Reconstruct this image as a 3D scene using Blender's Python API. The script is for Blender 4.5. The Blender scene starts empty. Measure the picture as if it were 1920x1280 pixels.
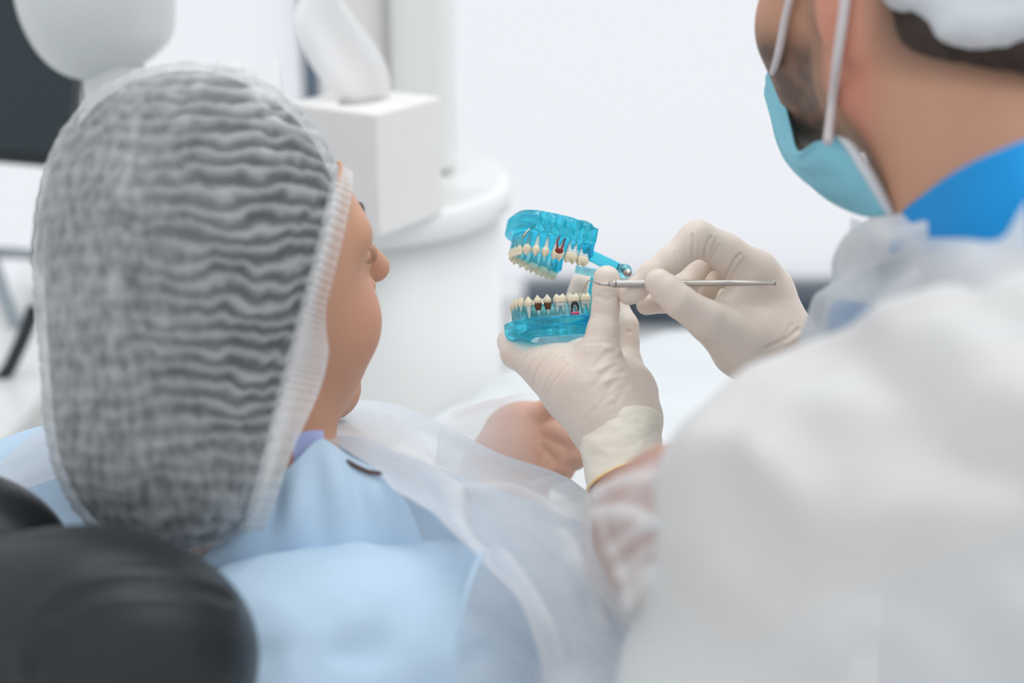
import bpy, bmesh, math, random
import numpy as np
from mathutils import Vector, Matrix, noise as mnoise

random.seed(7); np.random.seed(7)
S = bpy.context.scene
COL = S.collection

# ------------------------------------------------------------------ camera, world, light, exposure
CAM_LOC = np.array([0.0, 0.0, 1.32])
PITCH = math.radians(20.0)
FPX = 50.0 / 36.0 * 1920.0
CR = np.array([1.0, 0.0, 0.0])
CF = np.array([0.0, math.cos(PITCH), -math.sin(PITCH)])
CU = np.array([0.0, math.sin(PITCH), math.cos(PITCH)])
cam_d = bpy.data.cameras.new('camera'); cam = bpy.data.objects.new('camera', cam_d); COL.objects.link(cam)
cam.location = CAM_LOC; cam.rotation_euler = (math.pi / 2 - PITCH, 0, 0)
cam_d.lens = 50.0; cam_d.sensor_width = 36.0; cam_d.clip_start = 0.02
cam_d.dof.use_dof = True; cam_d.dof.focus_distance = 0.98; cam_d.dof.aperture_fstop = 2.8
S.camera = cam
W = bpy.data.worlds.new('world'); S.world = W; W.use_nodes = True
W.node_tree.nodes['Background'].inputs[0].default_value = (0.955, 0.975, 1.0, 1)
W.node_tree.nodes['Background'].inputs[1].default_value = 0.93
S.view_settings.view_transform = 'Standard'; S.view_settings.look = 'None'
S.view_settings.exposure = 0.0; S.view_settings.gamma = 1.0; S.view_settings.use_curve_mapping = False

def area_light(name, loc, target, size, power, color=(1, 1, 1)):
    d = bpy.data.lights.new(name, 'AREA'); d.shape = 'RECTANGLE'; d.size, d.size_y = size; d.energy = power; d.color = color
    o = bpy.data.objects.new(name, d); COL.objects.link(o); o.location = loc
    o.rotation_euler = (Vector(target) - Vector(loc)).to_track_quat('-Z', 'Y').to_euler()
    return o
area_light('overhead_fill_light', (0.5, 1.3, 2.9), (0.2, 1.0, 0.9), (2.2, 1.4), 24, (0.98, 0.99, 1.0))  # soft overhead fill, added to give the even light some direction; no known fixture

# ------------------------------------------------------------------ helpers: points, meshes, objects
def P(px, py, d):
    return CAM_LOC + d * (CF + (px - 960.0) / FPX * CR - (py - 640.0) / FPX * CU)
def proj(v):
    q = np.asarray(v) - CAM_LOC
    d = q @ CF
    return 960 + FPX * (q @ CR) / d, 640 - FPX * (q @ CU) / d, d
def ax(v): # camera axes vector (right, forward, up) to world, normalised
    w = v[0] * CR + v[1] * CF + v[2] * CU
    return w / np.linalg.norm(w)

def link(o, parent=None):
    COL.objects.link(o)
    if parent is not None: o.parent = parent
    return o
def thing(name, label, cat, loc, group=None):
    o = bpy.data.objects.new(name, None); o.location = tuple(loc); o.empty_display_size = 0.05
    COL.objects.link(o); o['label'] = label; o['category'] = cat
    if group: o['group'] = group
    return o
def tag(o, label, cat=None, group=None):
    o['label'] = label
    if cat: o['category'] = cat
    if group: o['group'] = group
    return o
def obj(name, verts, faces, m, parent=None, smooth=True, attrs=None):
    verts = np.asarray(verts, dtype=float)
    off = np.zeros(3); p = parent
    while p is not None:
        off = off + np.array(p.location); p = p.parent
    me = bpy.data.meshes.new(name)
    loc = np.zeros(3)
    if parent is None: loc = verts.mean(axis=0); loc[2] = verts[:, 2].min(); off = loc
    me.from_pydata((verts - off).tolist(), [], [tuple(int(i) for i in f) for f in faces]); me.update()
    if smooth: me.polygons.foreach_set('use_smooth', [True] * len(me.polygons))
    if m is not None: me.materials.append(m)
    if attrs:
        for k, a in attrs.items():
            a = np.asarray(a, dtype=np.float32)
            if a.ndim == 1:
                at = me.attributes.new(k, 'FLOAT', 'POINT'); at.data.foreach_set('value', a)
            else:
                at = me.attributes.new(k, 'FLOAT_COLOR', 'POINT')
                if a.shape[1] == 3: a = np.hstack([a, np.ones((len(a), 1), np.float32)])
                at.data.foreach_set('color', a.ravel())
    o = bpy.data.objects.new(name, me); o.location = tuple(loc)
    return link(o, parent)
def struct(o): o['kind'] = 'structure'; return o

# ------------------------------------------------------------------ helpers: implicit surfaces
def rcone(p, a, b, ra, rb):
    a = np.asarray(a); b = np.asarray(b); ab = b - a
    t = np.clip(((p - a) @ ab) / max(ab @ ab, 1e-12), 0, 1)
    return np.linalg.norm(p - a - t[:, None] * ab, axis=1) - (ra + (rb - ra) * t)
def ellip(p, c, r, M=None):
    q = p - np.asarray(c)
    if M is not None: q = q @ M          # columns of M = axes
    r = np.asarray(r)
    k0 = np.linalg.norm(q / r, axis=1); k1 = np.linalg.norm(q / (r * r), axis=1)
    return k0 * (k0 - 1.0) / np.maximum(k1, 1e-9)
def rbox(p, c, half, rad, M=None):
    q = p - np.asarray(c)
    if M is not None: q = q @ M
    q = np.abs(q) - (np.asarray(half) - rad)
    return np.linalg.norm(np.maximum(q, 0), axis=1) + np.minimum(q.max(axis=1), 0) - rad
def smin(a, b, k):
    h = np.maximum(k - np.abs(a - b), 0) / k
    return np.minimum(a, b) - h * h * k * 0.25
def smax(a, b, k): return -smin(-a, -b, k)
def chain(p, pts, k=0.004):
    d = None
    for (a, ra), (b, rb) in zip(pts[:-1], pts[1:]):
        e = rcone(p, a, b, ra, rb); d = e if d is None else smin(d, e, k)
    return d
def pts3(lst):  # (px, py, d, r_mm) -> (point, r)
    return [(P(a, b, c), r / 1000.0) for a, b, c, r in lst]

def mesh_sdf(f, lo, hi, h, B=8):
    lo = np.asarray(lo, float); hi = np.asarray(hi, float)
    nb = np.maximum(np.ceil((hi - lo) / (h * B)).astype(int), 1); n = nb * B
    V = np.empty(n + 1, np.float32)
    bi = np.stack(np.meshgrid(*[np.arange(k) for k in nb], indexing='ij'), -1).reshape(-1, 3)
    cen = lo + (bi + 0.5) * B * h
    cv = f(cen)
    act = np.abs(cv) < B * h * 0.87 * 1.6 + 0.002
    for (x, y, z), v in zip(bi[~act], cv[~act]):
        V[x*B:x*B+B+1, y*B:y*B+B+1, z*B:z*B+B+1] = 1.0 if v > 0 else -1.0
    g = np.stack(np.meshgrid(*[np.arange(B + 1)] * 3, indexing='ij'), -1).reshape(-1, 3) * h
    A = bi[act]
    for s in range(0, len(A), 80):
        blk = A[s:s + 80]
        pts = (lo + blk * B * h)[:, None, :] + g[None]
        v = f(pts.reshape(-1, 3)).reshape(len(blk), B + 1, B + 1, B + 1)
        for (x, y, z), vv in zip(blk, v): V[x*B:x*B+B+1, y*B:y*B+B+1, z*B:z*B+B+1] = vv
    ins = V < 0
    c = np.zeros(n, np.int8)
    for dx in (0, 1):
        for dy in (0, 1):
            for dz in (0, 1): c += ins[dx:dx + n[0], dy:dy + n[1], dz:dz + n[2]]
    cells = np.argwhere((c > 0) & (c < 8))
    idx = -np.ones(n, np.int64); idx[tuple(cells.T)] = np.arange(len(cells))
    acc = np.zeros((len(cells), 3)); cnt = np.zeros(len(cells))
    for axis in range(3):
        o1, o2 = [(1, 2), (0, 2), (0, 1)][axis]
        for u in (0, 1):
            for w in (0, 1):
                off = np.zeros(3, int); off[o1] = u; off[o2] = w
                i0 = cells + off; i1 = i0.copy(); i1[:, axis] += 1
                v0 = V[tuple(i0.T)].astype(float); v1 = V[tuple(i1.T)].astype(float)
                m = (v0 < 0) != (v1 < 0)
                t = np.where(m, v0 / np.where(m, v0 - v1, 1), 0)
                pt = i0.astype(float); pt[:, axis] += t
                acc[m] += pt[m]; cnt[m] += 1
    verts = lo + acc / cnt[:, None] * h
    faces = []
    for axis in range(3):
        o1, o2 = [(1, 2), (2, 0), (0, 1)][axis]
        sl0 = [slice(None)] * 3; sl1 = [slice(None)] * 3
        sl0[axis] = slice(0, n[axis]); sl1[axis] = slice(1, n[axis] + 1)
        a = ins[tuple(sl0)]; b = ins[tuple(sl1)]
        e = np.argwhere(a != b)
        e = e[(e[:, o1] > 0) & (e[:, o2] > 0) & (e[:, o1] < n[o1]) & (e[:, o2] < n[o2])]
        flip = a[tuple(e.T)]
        d1 = np.zeros(3, int); d1[o1] = 1; d2 = np.zeros(3, int); d2[o2] = 1
        q = np.stack([idx[tuple((e - d1 - d2).T)], idx[tuple((e - d2).T)], idx[tuple(e.T)], idx[tuple((e - d1).T)]], 1)
        q[~flip] = q[~flip][:, ::-1]
        faces.append(q)
    return verts, np.concatenate(faces)

def adj_smooth(v, f, it=2, lam=0.5):
    e = np.concatenate([f[:, [0, 1]], f[:, [1, 2]], f[:, [2, 3]], f[:, [3, 0]]])
    for _ in range(it):
        s = np.zeros_like(v); c = np.zeros(len(v))
        np.add.at(s, e[:, 0], v[e[:, 1]]); np.add.at(s, e[:, 1], v[e[:, 0]])
        np.add.at(c, e[:, 0], 1); np.add.at(c, e[:, 1], 1)
        v = v + lam * (s / np.maximum(c, 1)[:, None] - v)
    return v
def vnormals(v, f):
    n = np.cross(v[f[:, 2]] - v[f[:, 0]], v[f[:, 3]] - v[f[:, 1]])
    o = np.zeros_like(v)
    for i in range(4): np.add.at(o, f[:, i], n)
    return o / np.maximum(np.linalg.norm(o, axis=1), 1e-12)[:, None]
def bounds(pts, pad):
    a = np.array([p for p, r in pts]); r = np.array([r for p, r in pts])[:, None]
    return (a - r).min(0) - pad, (a + r).max(0) + pad
_perm = np.random.RandomState(3).permutation(256).astype(np.int64); _perm = np.concatenate([_perm, _perm, _perm])
_grad = np.random.RandomState(5).normal(size=(256, 3)); _grad /= np.linalg.norm(_grad, axis=1)[:, None]
def gnoise(p):
    i = np.floor(p).astype(np.int64); fr = p - i; i &= 255; w = fr*fr*fr*(fr*(fr*6-15)+10); out = 0
    for dx in (0, 1):
        for dy in (0, 1):
            for dz in (0, 1):
                h = _perm[_perm[_perm[(i[:, 0]+dx) & 255] + ((i[:, 1]+dy) & 255)] + ((i[:, 2]+dz) & 255)]
                g = (_grad[h] * (fr - [dx, dy, dz])).sum(1)
                out = out + g*(w[:, 0] if dx else 1-w[:, 0])*(w[:, 1] if dy else 1-w[:, 1])*(w[:, 2] if dz else 1-w[:, 2])
    return out
def fbm(v, scale, octv=3, seed=0.0):
    p = np.asarray(v)*scale + np.array([seed*3.1, seed*1.7, -seed*2.3]) + 40.5; o = 0; a = 1.0
    for k in range(octv): o = o + a*gnoise(p); p = p*2.03 + 7.7; a *= 0.5
    return o*1.25

# distance to a poly-line in space
def dist_poly(v, line):
    d = np.full(len(v), 1e9); line = np.asarray(line)
    for a, b in zip(line[:-1], line[1:]):
        ab = b - a; t = np.clip(((v - a) @ ab) / max(ab @ ab, 1e-12), 0, 1)
        d = np.minimum(d, np.linalg.norm(v - a - t[:, None] * ab, axis=1))
    return d
def on_surface(v, pxs, n=6):   # pick surface points of a mesh that stand at the given image positions
    X, Y, D = proj(v); out = []
    dense = []
    for a, b in zip(pxs[:-1], pxs[1:]):
        for t in np.linspace(0, 1, n, endpoint=False): dense.append((a[0] + (b[0]-a[0])*t, a[1] + (b[1]-a[1])*t))
    dense.append(pxs[-1])
    for (x, y) in dense:
        r = np.hypot(X - x, Y - y); m = r < max(5.0, r.min() + 2)
        i = np.where(m)[0]; out.append(v[i[np.argmin(D[i])]])
    out = np.array(out)
    for _ in range(4): out[1:-1] = 0.25*out[:-2] + 0.5*out[1:-1] + 0.25*out[2:]
    return out
def creases(v, nrm, lst):
    base = v.copy()
    disp = np.zeros(len(v))
    for pxs, depth, width in lst:
        line = on_surface(base, pxs)
        q = dist_poly(base, line) / (width / 1000.0)
        # a crease: narrow groove with a soft swollen lip beside it
        disp += 0.6 * depth / 1000.0 * (-np.exp(-q * q) + 0.55 * np.exp(-((q - 2.0) / 1.1) ** 2))
    return v + nrm * disp[:, None]
def ridges(v, nrm, lst):
    base = v.copy(); disp = np.zeros(len(v))
    for pxs, height, width in lst:
        line = on_surface(base, pxs); q = dist_poly(base, line) / (width / 1000.0)
        disp += height / 1000.0 * np.exp(-q * q)
    return v + nrm * disp[:, None]

# sheets and sweeps
def cr(p0, p1, p2, p3, t):
    return 0.5 * (2*p1 + (p2-p0)*t + (2*p0-5*p1+4*p2-p3)*t*t + (3*p1-p0-3*p2+p3)*t**3)
def spline(pts, n):
    pts = [np.asarray(p, float) for p in pts]; pts = [2*pts[0]-pts[1]] + pts + [2*pts[-1]-pts[-2]]
    m = len(pts) - 3; out = []
    for i in range(n):
        u = i / (n - 1) * m; k = min(int(u), m - 1); out.append(cr(pts[k], pts[k+1], pts[k+2], pts[k+3], u - k))
    return np.array(out)
def sheet(ctrl, nu, nv):
    cols = [spline([P(*c) for c in col], nv) for col in ctrl]
    g = np.array([spline([c[j] for c in cols], nu) for j in range(nv)])   # nv, nu, 3
    v = g.reshape(-1, 3)
    f = np.array([(j*nu+i, j*nu+i+1, (j+1)*nu+i+1, (j+1)*nu+i) for j in range(nv-1) for i in range(nu-1)])
    return v, f
def tube(path, radii, seg=12, cap=True, flat=None):
    path = np.asarray(path, float); n = len(path)
    radii = np.broadcast_to(np.asarray(radii, float), (n,))
    tg = np.gradient(path, axis=0); tg /= np.linalg.norm(tg, axis=1)[:, None]
    up = np.array([0.0, 0, 1.0]) if abs(tg[0][2]) < 0.9 else np.array([1.0, 0, 0])
    if flat is not None: up = np.asarray(flat[0], float)
    v = []
    for i in range(n):
        a = np.cross(tg[i], up); a /= np.linalg.norm(a); b = np.cross(a, tg[i])
        if flat is None: up = b
        fa = 1.0 if flat is None else flat[1]
        for k in range(seg):
            w = 2*math.pi*k/seg; v.append(path[i] + radii[i]*(math.cos(w)*a + fa*math.sin(w)*b))
    f = [(i*seg+k, i*seg+(k+1) % seg, (i+1)*seg+(k+1) % seg, (i+1)*seg+k) for i in range(n-1) for k in range(seg)]
    if cap:
        v.append(path[0]); v.append(path[-1]); a, b = len(v)-2, len(v)-1
        for k in range(seg):
            f.append((a, (k+1) % seg, k)); f.append((b, (n-1)*seg+k, (n-1)*seg+(k+1) % seg))
    return np.array(v), f
def bevel_box(c, half, rad=0.004, M=None, seg=3):
    bm = bmesh.new(); bmesh.ops.create_cube(bm, size=2.0)
    for q in bm.verts: q.co = Vector([q.co[i]*half[i] for i in range(3)])
    bmesh.ops.bevel(bm, geom=list(bm.edges), offset=rad, segments=seg, profile=0.5, affect='EDGES')
    v = np.array([q.co[:] for q in bm.verts]); f = [[q.index for q in fc.verts] for fc in bm.faces]; bm.free()
    if M is not None: v = v @ np.asarray(M).T
    return v + np.asarray(c), f
def lathe(profile, c, seg=64, M=None):
    v = []; n = len(profile)
    for r, z in profile:
        for k in range(seg):
            w = 2*math.pi*k/seg; v.append((r*math.cos(w), r*math.sin(w), z))
    f = [(i*seg+k, i*seg+(k+1) % seg, (i+1)*seg+(k+1) % seg, (i+1)*seg+k) for i in range(n-1) for k in range(seg)]
    v = np.array(v)
    if M is not None: v = v @ np.asarray(M).T
    return v + np.asarray(c), f

# ------------------------------------------------------------------ materials
def nodes(m):
    m.use_nodes = True; nt = m.node_tree; nt.nodes.clear()
    out = nt.nodes.new('ShaderNodeOutputMaterial'); return nt, out
def mat(name, col, rough=0.5, var=0.0, vscale=20.0, bump=0.0, bscale=80.0, metal=0.0, sss=0.0, trans=0.0, ior=1.45, coat=0.0, attr=None, spec=0.5, sheen=0.0, sss_r=(1.0, 0.4, 0.25)):
    m = bpy.data.materials.new(name); nt, out = nodes(m); N = nt.nodes.new; L = nt.links.new
    b = N('ShaderNodeBsdfPrincipled'); L(b.outputs[0], out.inputs[0])
    b.inputs['Base Color'].default_value = (*col, 1); b.inputs['Roughness'].default_value = rough; b.inputs['Metallic'].default_value = metal
    b.inputs['IOR'].default_value = ior; b.inputs['Specular IOR Level'].default_value = spec
    if sss: b.inputs['Subsurface Weight'].default_value = sss; b.inputs['Subsurface Scale'].default_value = 0.008; b.inputs['Subsurface Radius'].default_value = sss_r
    if trans: b.inputs['Transmission Weight'].default_value = trans
    if coat: b.inputs['Coat Weight'].default_value = coat
    if sheen: b.inputs['Sheen Weight'].default_value = sheen
    tc = N('ShaderNodeTexCoord')
    if attr:
        a = N('ShaderNodeAttribute'); a.attribute_name = attr; L(a.outputs['Color'], b.inputs['Base Color'])
    elif var:
        n = N('ShaderNodeTexNoise'); n.inputs['Scale'].default_value = vscale; n.inputs['Detail'].default_value = 4; L(tc.outputs['Object'], n.inputs['Vector'])
        r = N('ShaderNodeValToRGB'); r.color_ramp.elements[0].color = (*[c*(1-var) for c in col], 1); r.color_ramp.elements[1].color = (*[min(1, c*(1+var)) for c in col], 1)
        r.color_ramp.elements[0].position = 0.3; r.color_ramp.elements[1].position = 0.7
        L(n.outputs['Fac'], r.inputs[0]); L(r.outputs[0], b.inputs['Base Color'])
    if bump:
        n = N('ShaderNodeTexNoise'); n.inputs['Scale'].default_value = bscale; n.inputs['Detail'].default_value = 5; L(tc.outputs['Object'], n.inputs['Vector'])
        bp = N('ShaderNodeBump'); bp.inputs['Strength'].default_value = bump; bp.inputs['Distance'].default_value = 0.002
        L(n.outputs['Fac'], bp.inputs['Height']); L(bp.outputs[0], b.inputs['Normal'])
    return m
def fabric(name, col, alpha=0.8, transl=0.35, attr=None, fibre=600.0, famp=0.12, tcol=None, rough=1.0):
    """thin non-woven cloth: diffuse + translucent fibres with gaps one can see through; 'attr' = local fibre density"""
    m = bpy.data.materials.new(name); nt, out = nodes(m); N = nt.nodes.new; L = nt.links.new
    d = N('ShaderNodeBsdfDiffuse'); d.inputs[0].default_value = (*col, 1)
    t = N('ShaderNodeBsdfTranslucent'); t.inputs[0].default_value = (*(tcol or col), 1)
    mx = N('ShaderNodeMixShader'); mx.inputs[0].default_value = transl; L(d.outputs[0], mx.inputs[1]); L(t.outputs[0], mx.inputs[2])
    tr = N('ShaderNodeBsdfTransparent'); mo = N('ShaderNodeMixShader'); L(tr.outputs[0], mo.inputs[1]); L(mx.outputs[0], mo.inputs[2]); L(mo.outputs[0], out.inputs[0])
    tc = N('ShaderNodeTexCoord'); n = N('ShaderNodeTexNoise'); n.inputs['Scale'].default_value = fibre; n.inputs['Detail'].default_value = 3; L(tc.outputs['Object'], n.inputs['Vector'])
    ma = N('ShaderNodeMath'); ma.operation = 'MULTIPLY_ADD'; ma.inputs[1].default_value = famp * 2; L(n.outputs['Fac'], ma.inputs[0])
    if attr:
        a = N('ShaderNodeAttribute'); a.attribute_name = attr
        sb = N('ShaderNodeMath'); sb.operation = 'SUBTRACT'; L(a.outputs['Fac'], sb.inputs[0]); sb.inputs[1].default_value = famp; L(sb.outputs[0], ma.inputs[2])
    else: ma.inputs[2].default_value = alpha - famp
    ma.use_clamp = True; L(ma.outputs[0], mo.inputs[0])
    return m
def resin(name, col, clear=0.35, rough=0.03):
    """tinted clear acrylic"""
    m = bpy.data.materials.new(name); nt, out = nodes(m); N = nt.nodes.new; L = nt.links.new
    b = N('ShaderNodeBsdfPrincipled'); b.inputs['Base Color'].default_value = (*col, 1); b.inputs['Roughness'].default_value = rough
    b.inputs['Transmission Weight'].default_value = 1.0; b.inputs['IOR'].default_value = 1.47
    t = N('ShaderNodeBsdfTransparent'); t.inputs[0].default_value = (*col, 1)
    mx = N('ShaderNodeMixShader'); mx.inputs[0].default_value = clear; L(b.outputs[0], mx.inputs[1]); L(t.outputs[0], mx.inputs[2]); L(mx.outputs[0], out.inputs[0])
    return m
def pane_mat(name):
    m = bpy.data.materials.new(name); nt, out = nodes(m); N = nt.nodes.new; L = nt.links.new
    t = N('ShaderNodeBsdfTransparent'); t.inputs[0].default_value = (0.99, 0.99, 1, 1)
    g = N('ShaderNodeBsdfTranslucent'); g.inputs[0].default_value = (0.97, 0.98, 1, 1)
    mx = N('ShaderNodeMixShader'); mx.inputs[0].default_value = 0.35; L(t.outputs[0], mx.inputs[1]); L(g.outputs[0], mx.inputs[2]); L(mx.outputs[0], out.inputs[0])
    return m

M_wall = mat('wall_paint', (0.86, 0.87, 0.87), 0.7, var=0.02, vscale=3, bump=0.05)
M_floor = mat('floor_vinyl', (0.62, 0.63, 0.62), 0.35, var=0.05, vscale=4)
M_pane = pane_mat('frosted_pane')
M_framew = mat('window_frame_grey', (0.10, 0.14, 0.19), 0.4, var=0.05)
M_ledge = mat('window_ledge_dark', (0.055, 0.075, 0.10), 0.5, var=0.1, vscale=6)
M_plastic = mat('white_plastic', (0.83, 0.84, 0.83), 0.28, var=0.01, vscale=5)
M_plasticw = mat('warm_white_plastic', (0.82, 0.81, 0.79), 0.4, var=0.01, vscale=5)
M_grey = mat('grey_white_plastic', (0.62, 0.65, 0.65), 0.35, var=0.02, vscale=5)
M_card = mat('tissue_carton', (0.80, 0.79, 0.78), 0.6, var=0.015, vscale=30)
M_slot = mat('carton_slot', (0.45, 0.45, 0.44), 0.8, var=0.05)
M_tissue = fabric('tissue_paper', (0.93, 0.93, 0.93), 0.93, 0.35, fibre=300, famp=0.04)
M_screen = mat('dark_screen', (0.017, 0.029, 0.036), 0.25, var=0.05, vscale=2)
M_bezel = mat('dark_bezel', (0.012, 0.018, 0.022), 0.35, var=0.05)
M_cable = mat('dark_rubber', (0.025, 0.032, 0.04), 0.5, var=0.1)
M_steelp = mat('painted_steel_grey', (0.36, 0.42, 0.46), 0.4, var=0.04)
M_leather = mat('black_leatherette', (0.010, 0.015, 0.018), 0.36, var=0.15, vscale=30, bump=0.12, bscale=350)
M_latex = mat('latex_glove', (0.83, 0.725, 0.635), 0.42, var=0.025, vscale=60, bump=0.05, bscale=500, sss=0.12, sss_r=(1, 0.6, 0.4))
M_cuff = mat('latex_cuff', (0.90, 0.85, 0.73), 0.5, var=0.03, vscale=50, bump=0.08, bscale=250)
M_rim = mat('latex_rim', (0.95, 0.68, 0.34), 0.5, var=0.05, vscale=40)
M_skin_p = mat('skin_patient', (0.70, 0.40, 0.28), 0.5, attr='col', sss=0.12)
M_skin_d = mat('skin_dentist', (0.6, 0.32, 0.22), 0.55, attr='col', sss=0.1)
M_hair = mat('dark_hair', (0.035, 0.034, 0.036), 0.6, var=0.4, vscale=60, bump=0.4, bscale=150)
M_hair2 = mat('brown_hair', (0.045, 0.032, 0.026), 0.7, var=0.3, vscale=80, bump=0.4, bscale=200)
M_cap = fabric('cap_gauze', (0.80, 0.83, 0.84), attr='dens', transl=0.25, fibre=500, famp=0.05)
M_cap_edge = fabric('cap_elastic', (0.84, 0.87, 0.88), attr='dens', transl=0.3, fibre=500, famp=0.06)
M_cap2 = mat('cap_white', (0.66, 0.71, 0.74), 0.9, var=0.08, vscale=25, bump=0.3, bscale=120)
M_mask = mat('mask_blue', (0.25, 0.60, 0.72), 0.85, var=0.06, vscale=15, bump=0.08, bscale=300)
M_maskedge = mat('mask_binding', (0.62, 0.66, 0.70), 0.9, var=0.03)
M_loop = mat('ear_loop', (0.68, 0.64, 0.65), 0.9, var=0.04)
M_scrub = mat('scrub_blue', (0.0, 0.27, 0.66), 0.8, var=0.06, vscale=12, bump=0.06, bscale=300)
M_gown = fabric('gown_nonwoven', (0.84, 0.86, 0.86), attr='dens', transl=0.3, fibre=350, famp=0.03)
M_sleeve = fabric('gown_sheer', (0.88, 0.89, 0.90), attr='dens', transl=0.35, fibre=700, famp=0.10)
M_pgown = fabric('patient_gown', (0.90, 0.92, 0.94), attr='dens', transl=0.35, fibre=800, famp=0.07)
M_pblue = mat('light_blue_cloth', (0.50, 0.655, 0.81), 0.85, var=0.04, vscale=10, bump=0.06, bscale=300)
M_pgown2 = fabric('patient_gown_grey', (0.70, 0.74, 0.78), attr='dens', transl=0.3, fibre=800, famp=0.05)
M_gap_shade = mat('brown_gap_shade', (0.10, 0.06, 0.055), 0.6, var=0.2, vscale=90)  # tone of shadowed skin, with the shade put into the colour
M_violet = mat('violet_lining', (0.36, 0.42, 0.70), 0.35, var=0.1, vscale=40)
M_drape = mat('lap_drape', (0.70, 0.735, 0.75), 0.85, var=0.03, vscale=6, bump=0.05, bscale=200)
M_resin = resin('blue_resin', (0.11, 0.78, 0.96), 0.22)
M_resin2 = resin('pale_blue_resin', (0.50, 0.90, 0.97), 0.5)
M_crown = mat('tooth_ivory', (0.86, 0.77, 0.58), 0.3, var=0.06, vscale=300, sss=0.1, sss_r=(1, .8, .5))
M_crownw = mat('tooth_white', (0.84, 0.84, 0.80), 0.3, var=0.05, vscale=300)
M_root = mat('tooth_root', (0.76, 0.82, 0.80), 0.35, var=0.05, vscale=300, trans=0.15)
M_caries = mat('caries_brown', (0.13, 0.045, 0.012), 0.6, var=0.3, vscale=400)
M_pulp = mat('pulp_red', (0.25, 0.018, 0.018), 0.4, var=0.2, vscale=400)
M_canal = mat('canal_black', (0.02, 0.03, 0.035), 0.4, var=0.1)
M_absc = mat('abscess_pink', (0.75, 0.12, 0.25), 0.4, var=0.1, vscale=400)
M_metal = mat('brushed_steel', (0.50, 0.47, 0.44), 0.28, metal=1.0, var=0.04, vscale=100)
M_knurl = mat('knurled_steel', (0.55, 0.53, 0.51), 0.3, metal=1.0, var=0.04, vscale=100)

# ------------------------------------------------------------------ the room
DB = 2.75                                                    # depth of the window wall along the view
def wall_pt(px, py, y):                                       # where the ray of an image position meets the plane Y = y
    dr = CF + (px - 960.0) / FPX * CR - (py - 640.0) / FPX * CU
    return CAM_LOC + dr * (y / dr[1])
YW = 2.75
zl_top = wall_pt(1200, 545, YW)[2]; zl_bot = wall_pt(1200, 598, YW)[2]
xm = wall_pt(577, 60, YW)[0]; x_ledge0 = wall_pt(985, 560, YW)[0]
def box_obj(name, lo, hi, m, parent=None, rad=0.004, seg=2):
    lo = np.array(lo); hi = np.array(hi); v, f = bevel_box((lo+hi)/2, (hi-lo)/2, rad, seg=seg)
    return obj(name, v, f, m, parent, smooth=False)
fl = struct(box_obj('floor', (-3, -1.0, -0.05), (3, YW+0.12, 0.0), M_floor))
wb = struct(box_obj('wall_back', (-3, YW, 0.0), (3, YW+0.12, zl_bot), M_wall))
tr = struct(box_obj('trim_1', (x_ledge0, YW-0.05, zl_bot), (3, YW+0.10, zl_top), M_ledge)); tag(tr, 'dark grey ledge running along the bottom of the bright window')
tr2 = struct(box_obj('trim_2', (-3, YW-0.0, zl_bot), (x_ledge0, YW+0.10, zl_top-0.01), M_wall)); tag(tr2, 'white ledge below the window beside the dark ledge')
win = thing('window_1', 'large frosted white window filling the background wall', 'window', (0, YW+0.05, zl_top)); win['kind'] = 'structure'
for (a, b) in ((-3, xm-0.012), (xm+0.012, 3)):
    box_obj('pane', (a, YW+0.045, zl_top), (b, YW+0.055, 2.7), M_pane, win, 0.002, 1)
box_obj('mullion', (xm-0.013, YW-0.01, zl_top), (xm+0.013, YW+0.09, 2.7), M_framew, win, 0.003)
box_obj('top_rail', (-3, YW, 2.7), (3, YW+0.1, 2.78), M_framew, win, 0.003)

# ------------------------------------------------------------------ dental unit: round cabinet with worktop, twin columns
cab_c = P(632, 332, 1.62)
Rr = 0.198
zt = cab_c[2]
unit = thing('dental_cabinet', 'round white cabinet with rimmed worktop and twin white columns', 'cabinet', (cab_c[0], cab_c[1], 0))
v, f = lathe([(0.0, 0.0), (Rr-0.03, 0.0), (Rr-0.03, 0.05), (Rr-0.012, 0.06), (Rr-0.012, zt-0.035), (0, zt-0.035)], (cab_c[0], cab_c[1], 0), 96)
obj('body', v, f, M_plastic, unit)
v, f = lathe([(0, zt-0.034), (Rr-0.006, zt-0.034), (Rr, zt-0.029), (Rr, zt-0.006), (Rr-0.005, zt), (Rr-0.012, zt), (Rr-0.016, zt-0.003), (0, zt-0.003)], (cab_c[0], cab_c[1], 0), 96)
obj('worktop', v, f, M_plastic, unit)
def column(x0, x1, pyb, d, depth, m, name, rad):
    a = P(x0, pyb, d); b = P(x1, pyb, d); w = (b[0]-a[0])/2
    c = np.array([(a[0]+b[0])/2, a[1]+depth/2, 0]); z0 = zt-0.003; z1 = 2.2
    c[2] = (z0+z1)/2
    v, f = bevel_box(c, (w, depth/2, (z1-z0)/2), rad, seg=5); return obj(name, v, f, m, unit)
column(742, 855, 330, 1.63, 0.075, M_plastic, 'column', 0.022)
column(600, 736, 300, 1.66, 0.09, M_plasticw, 'column', 0.030)

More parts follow.
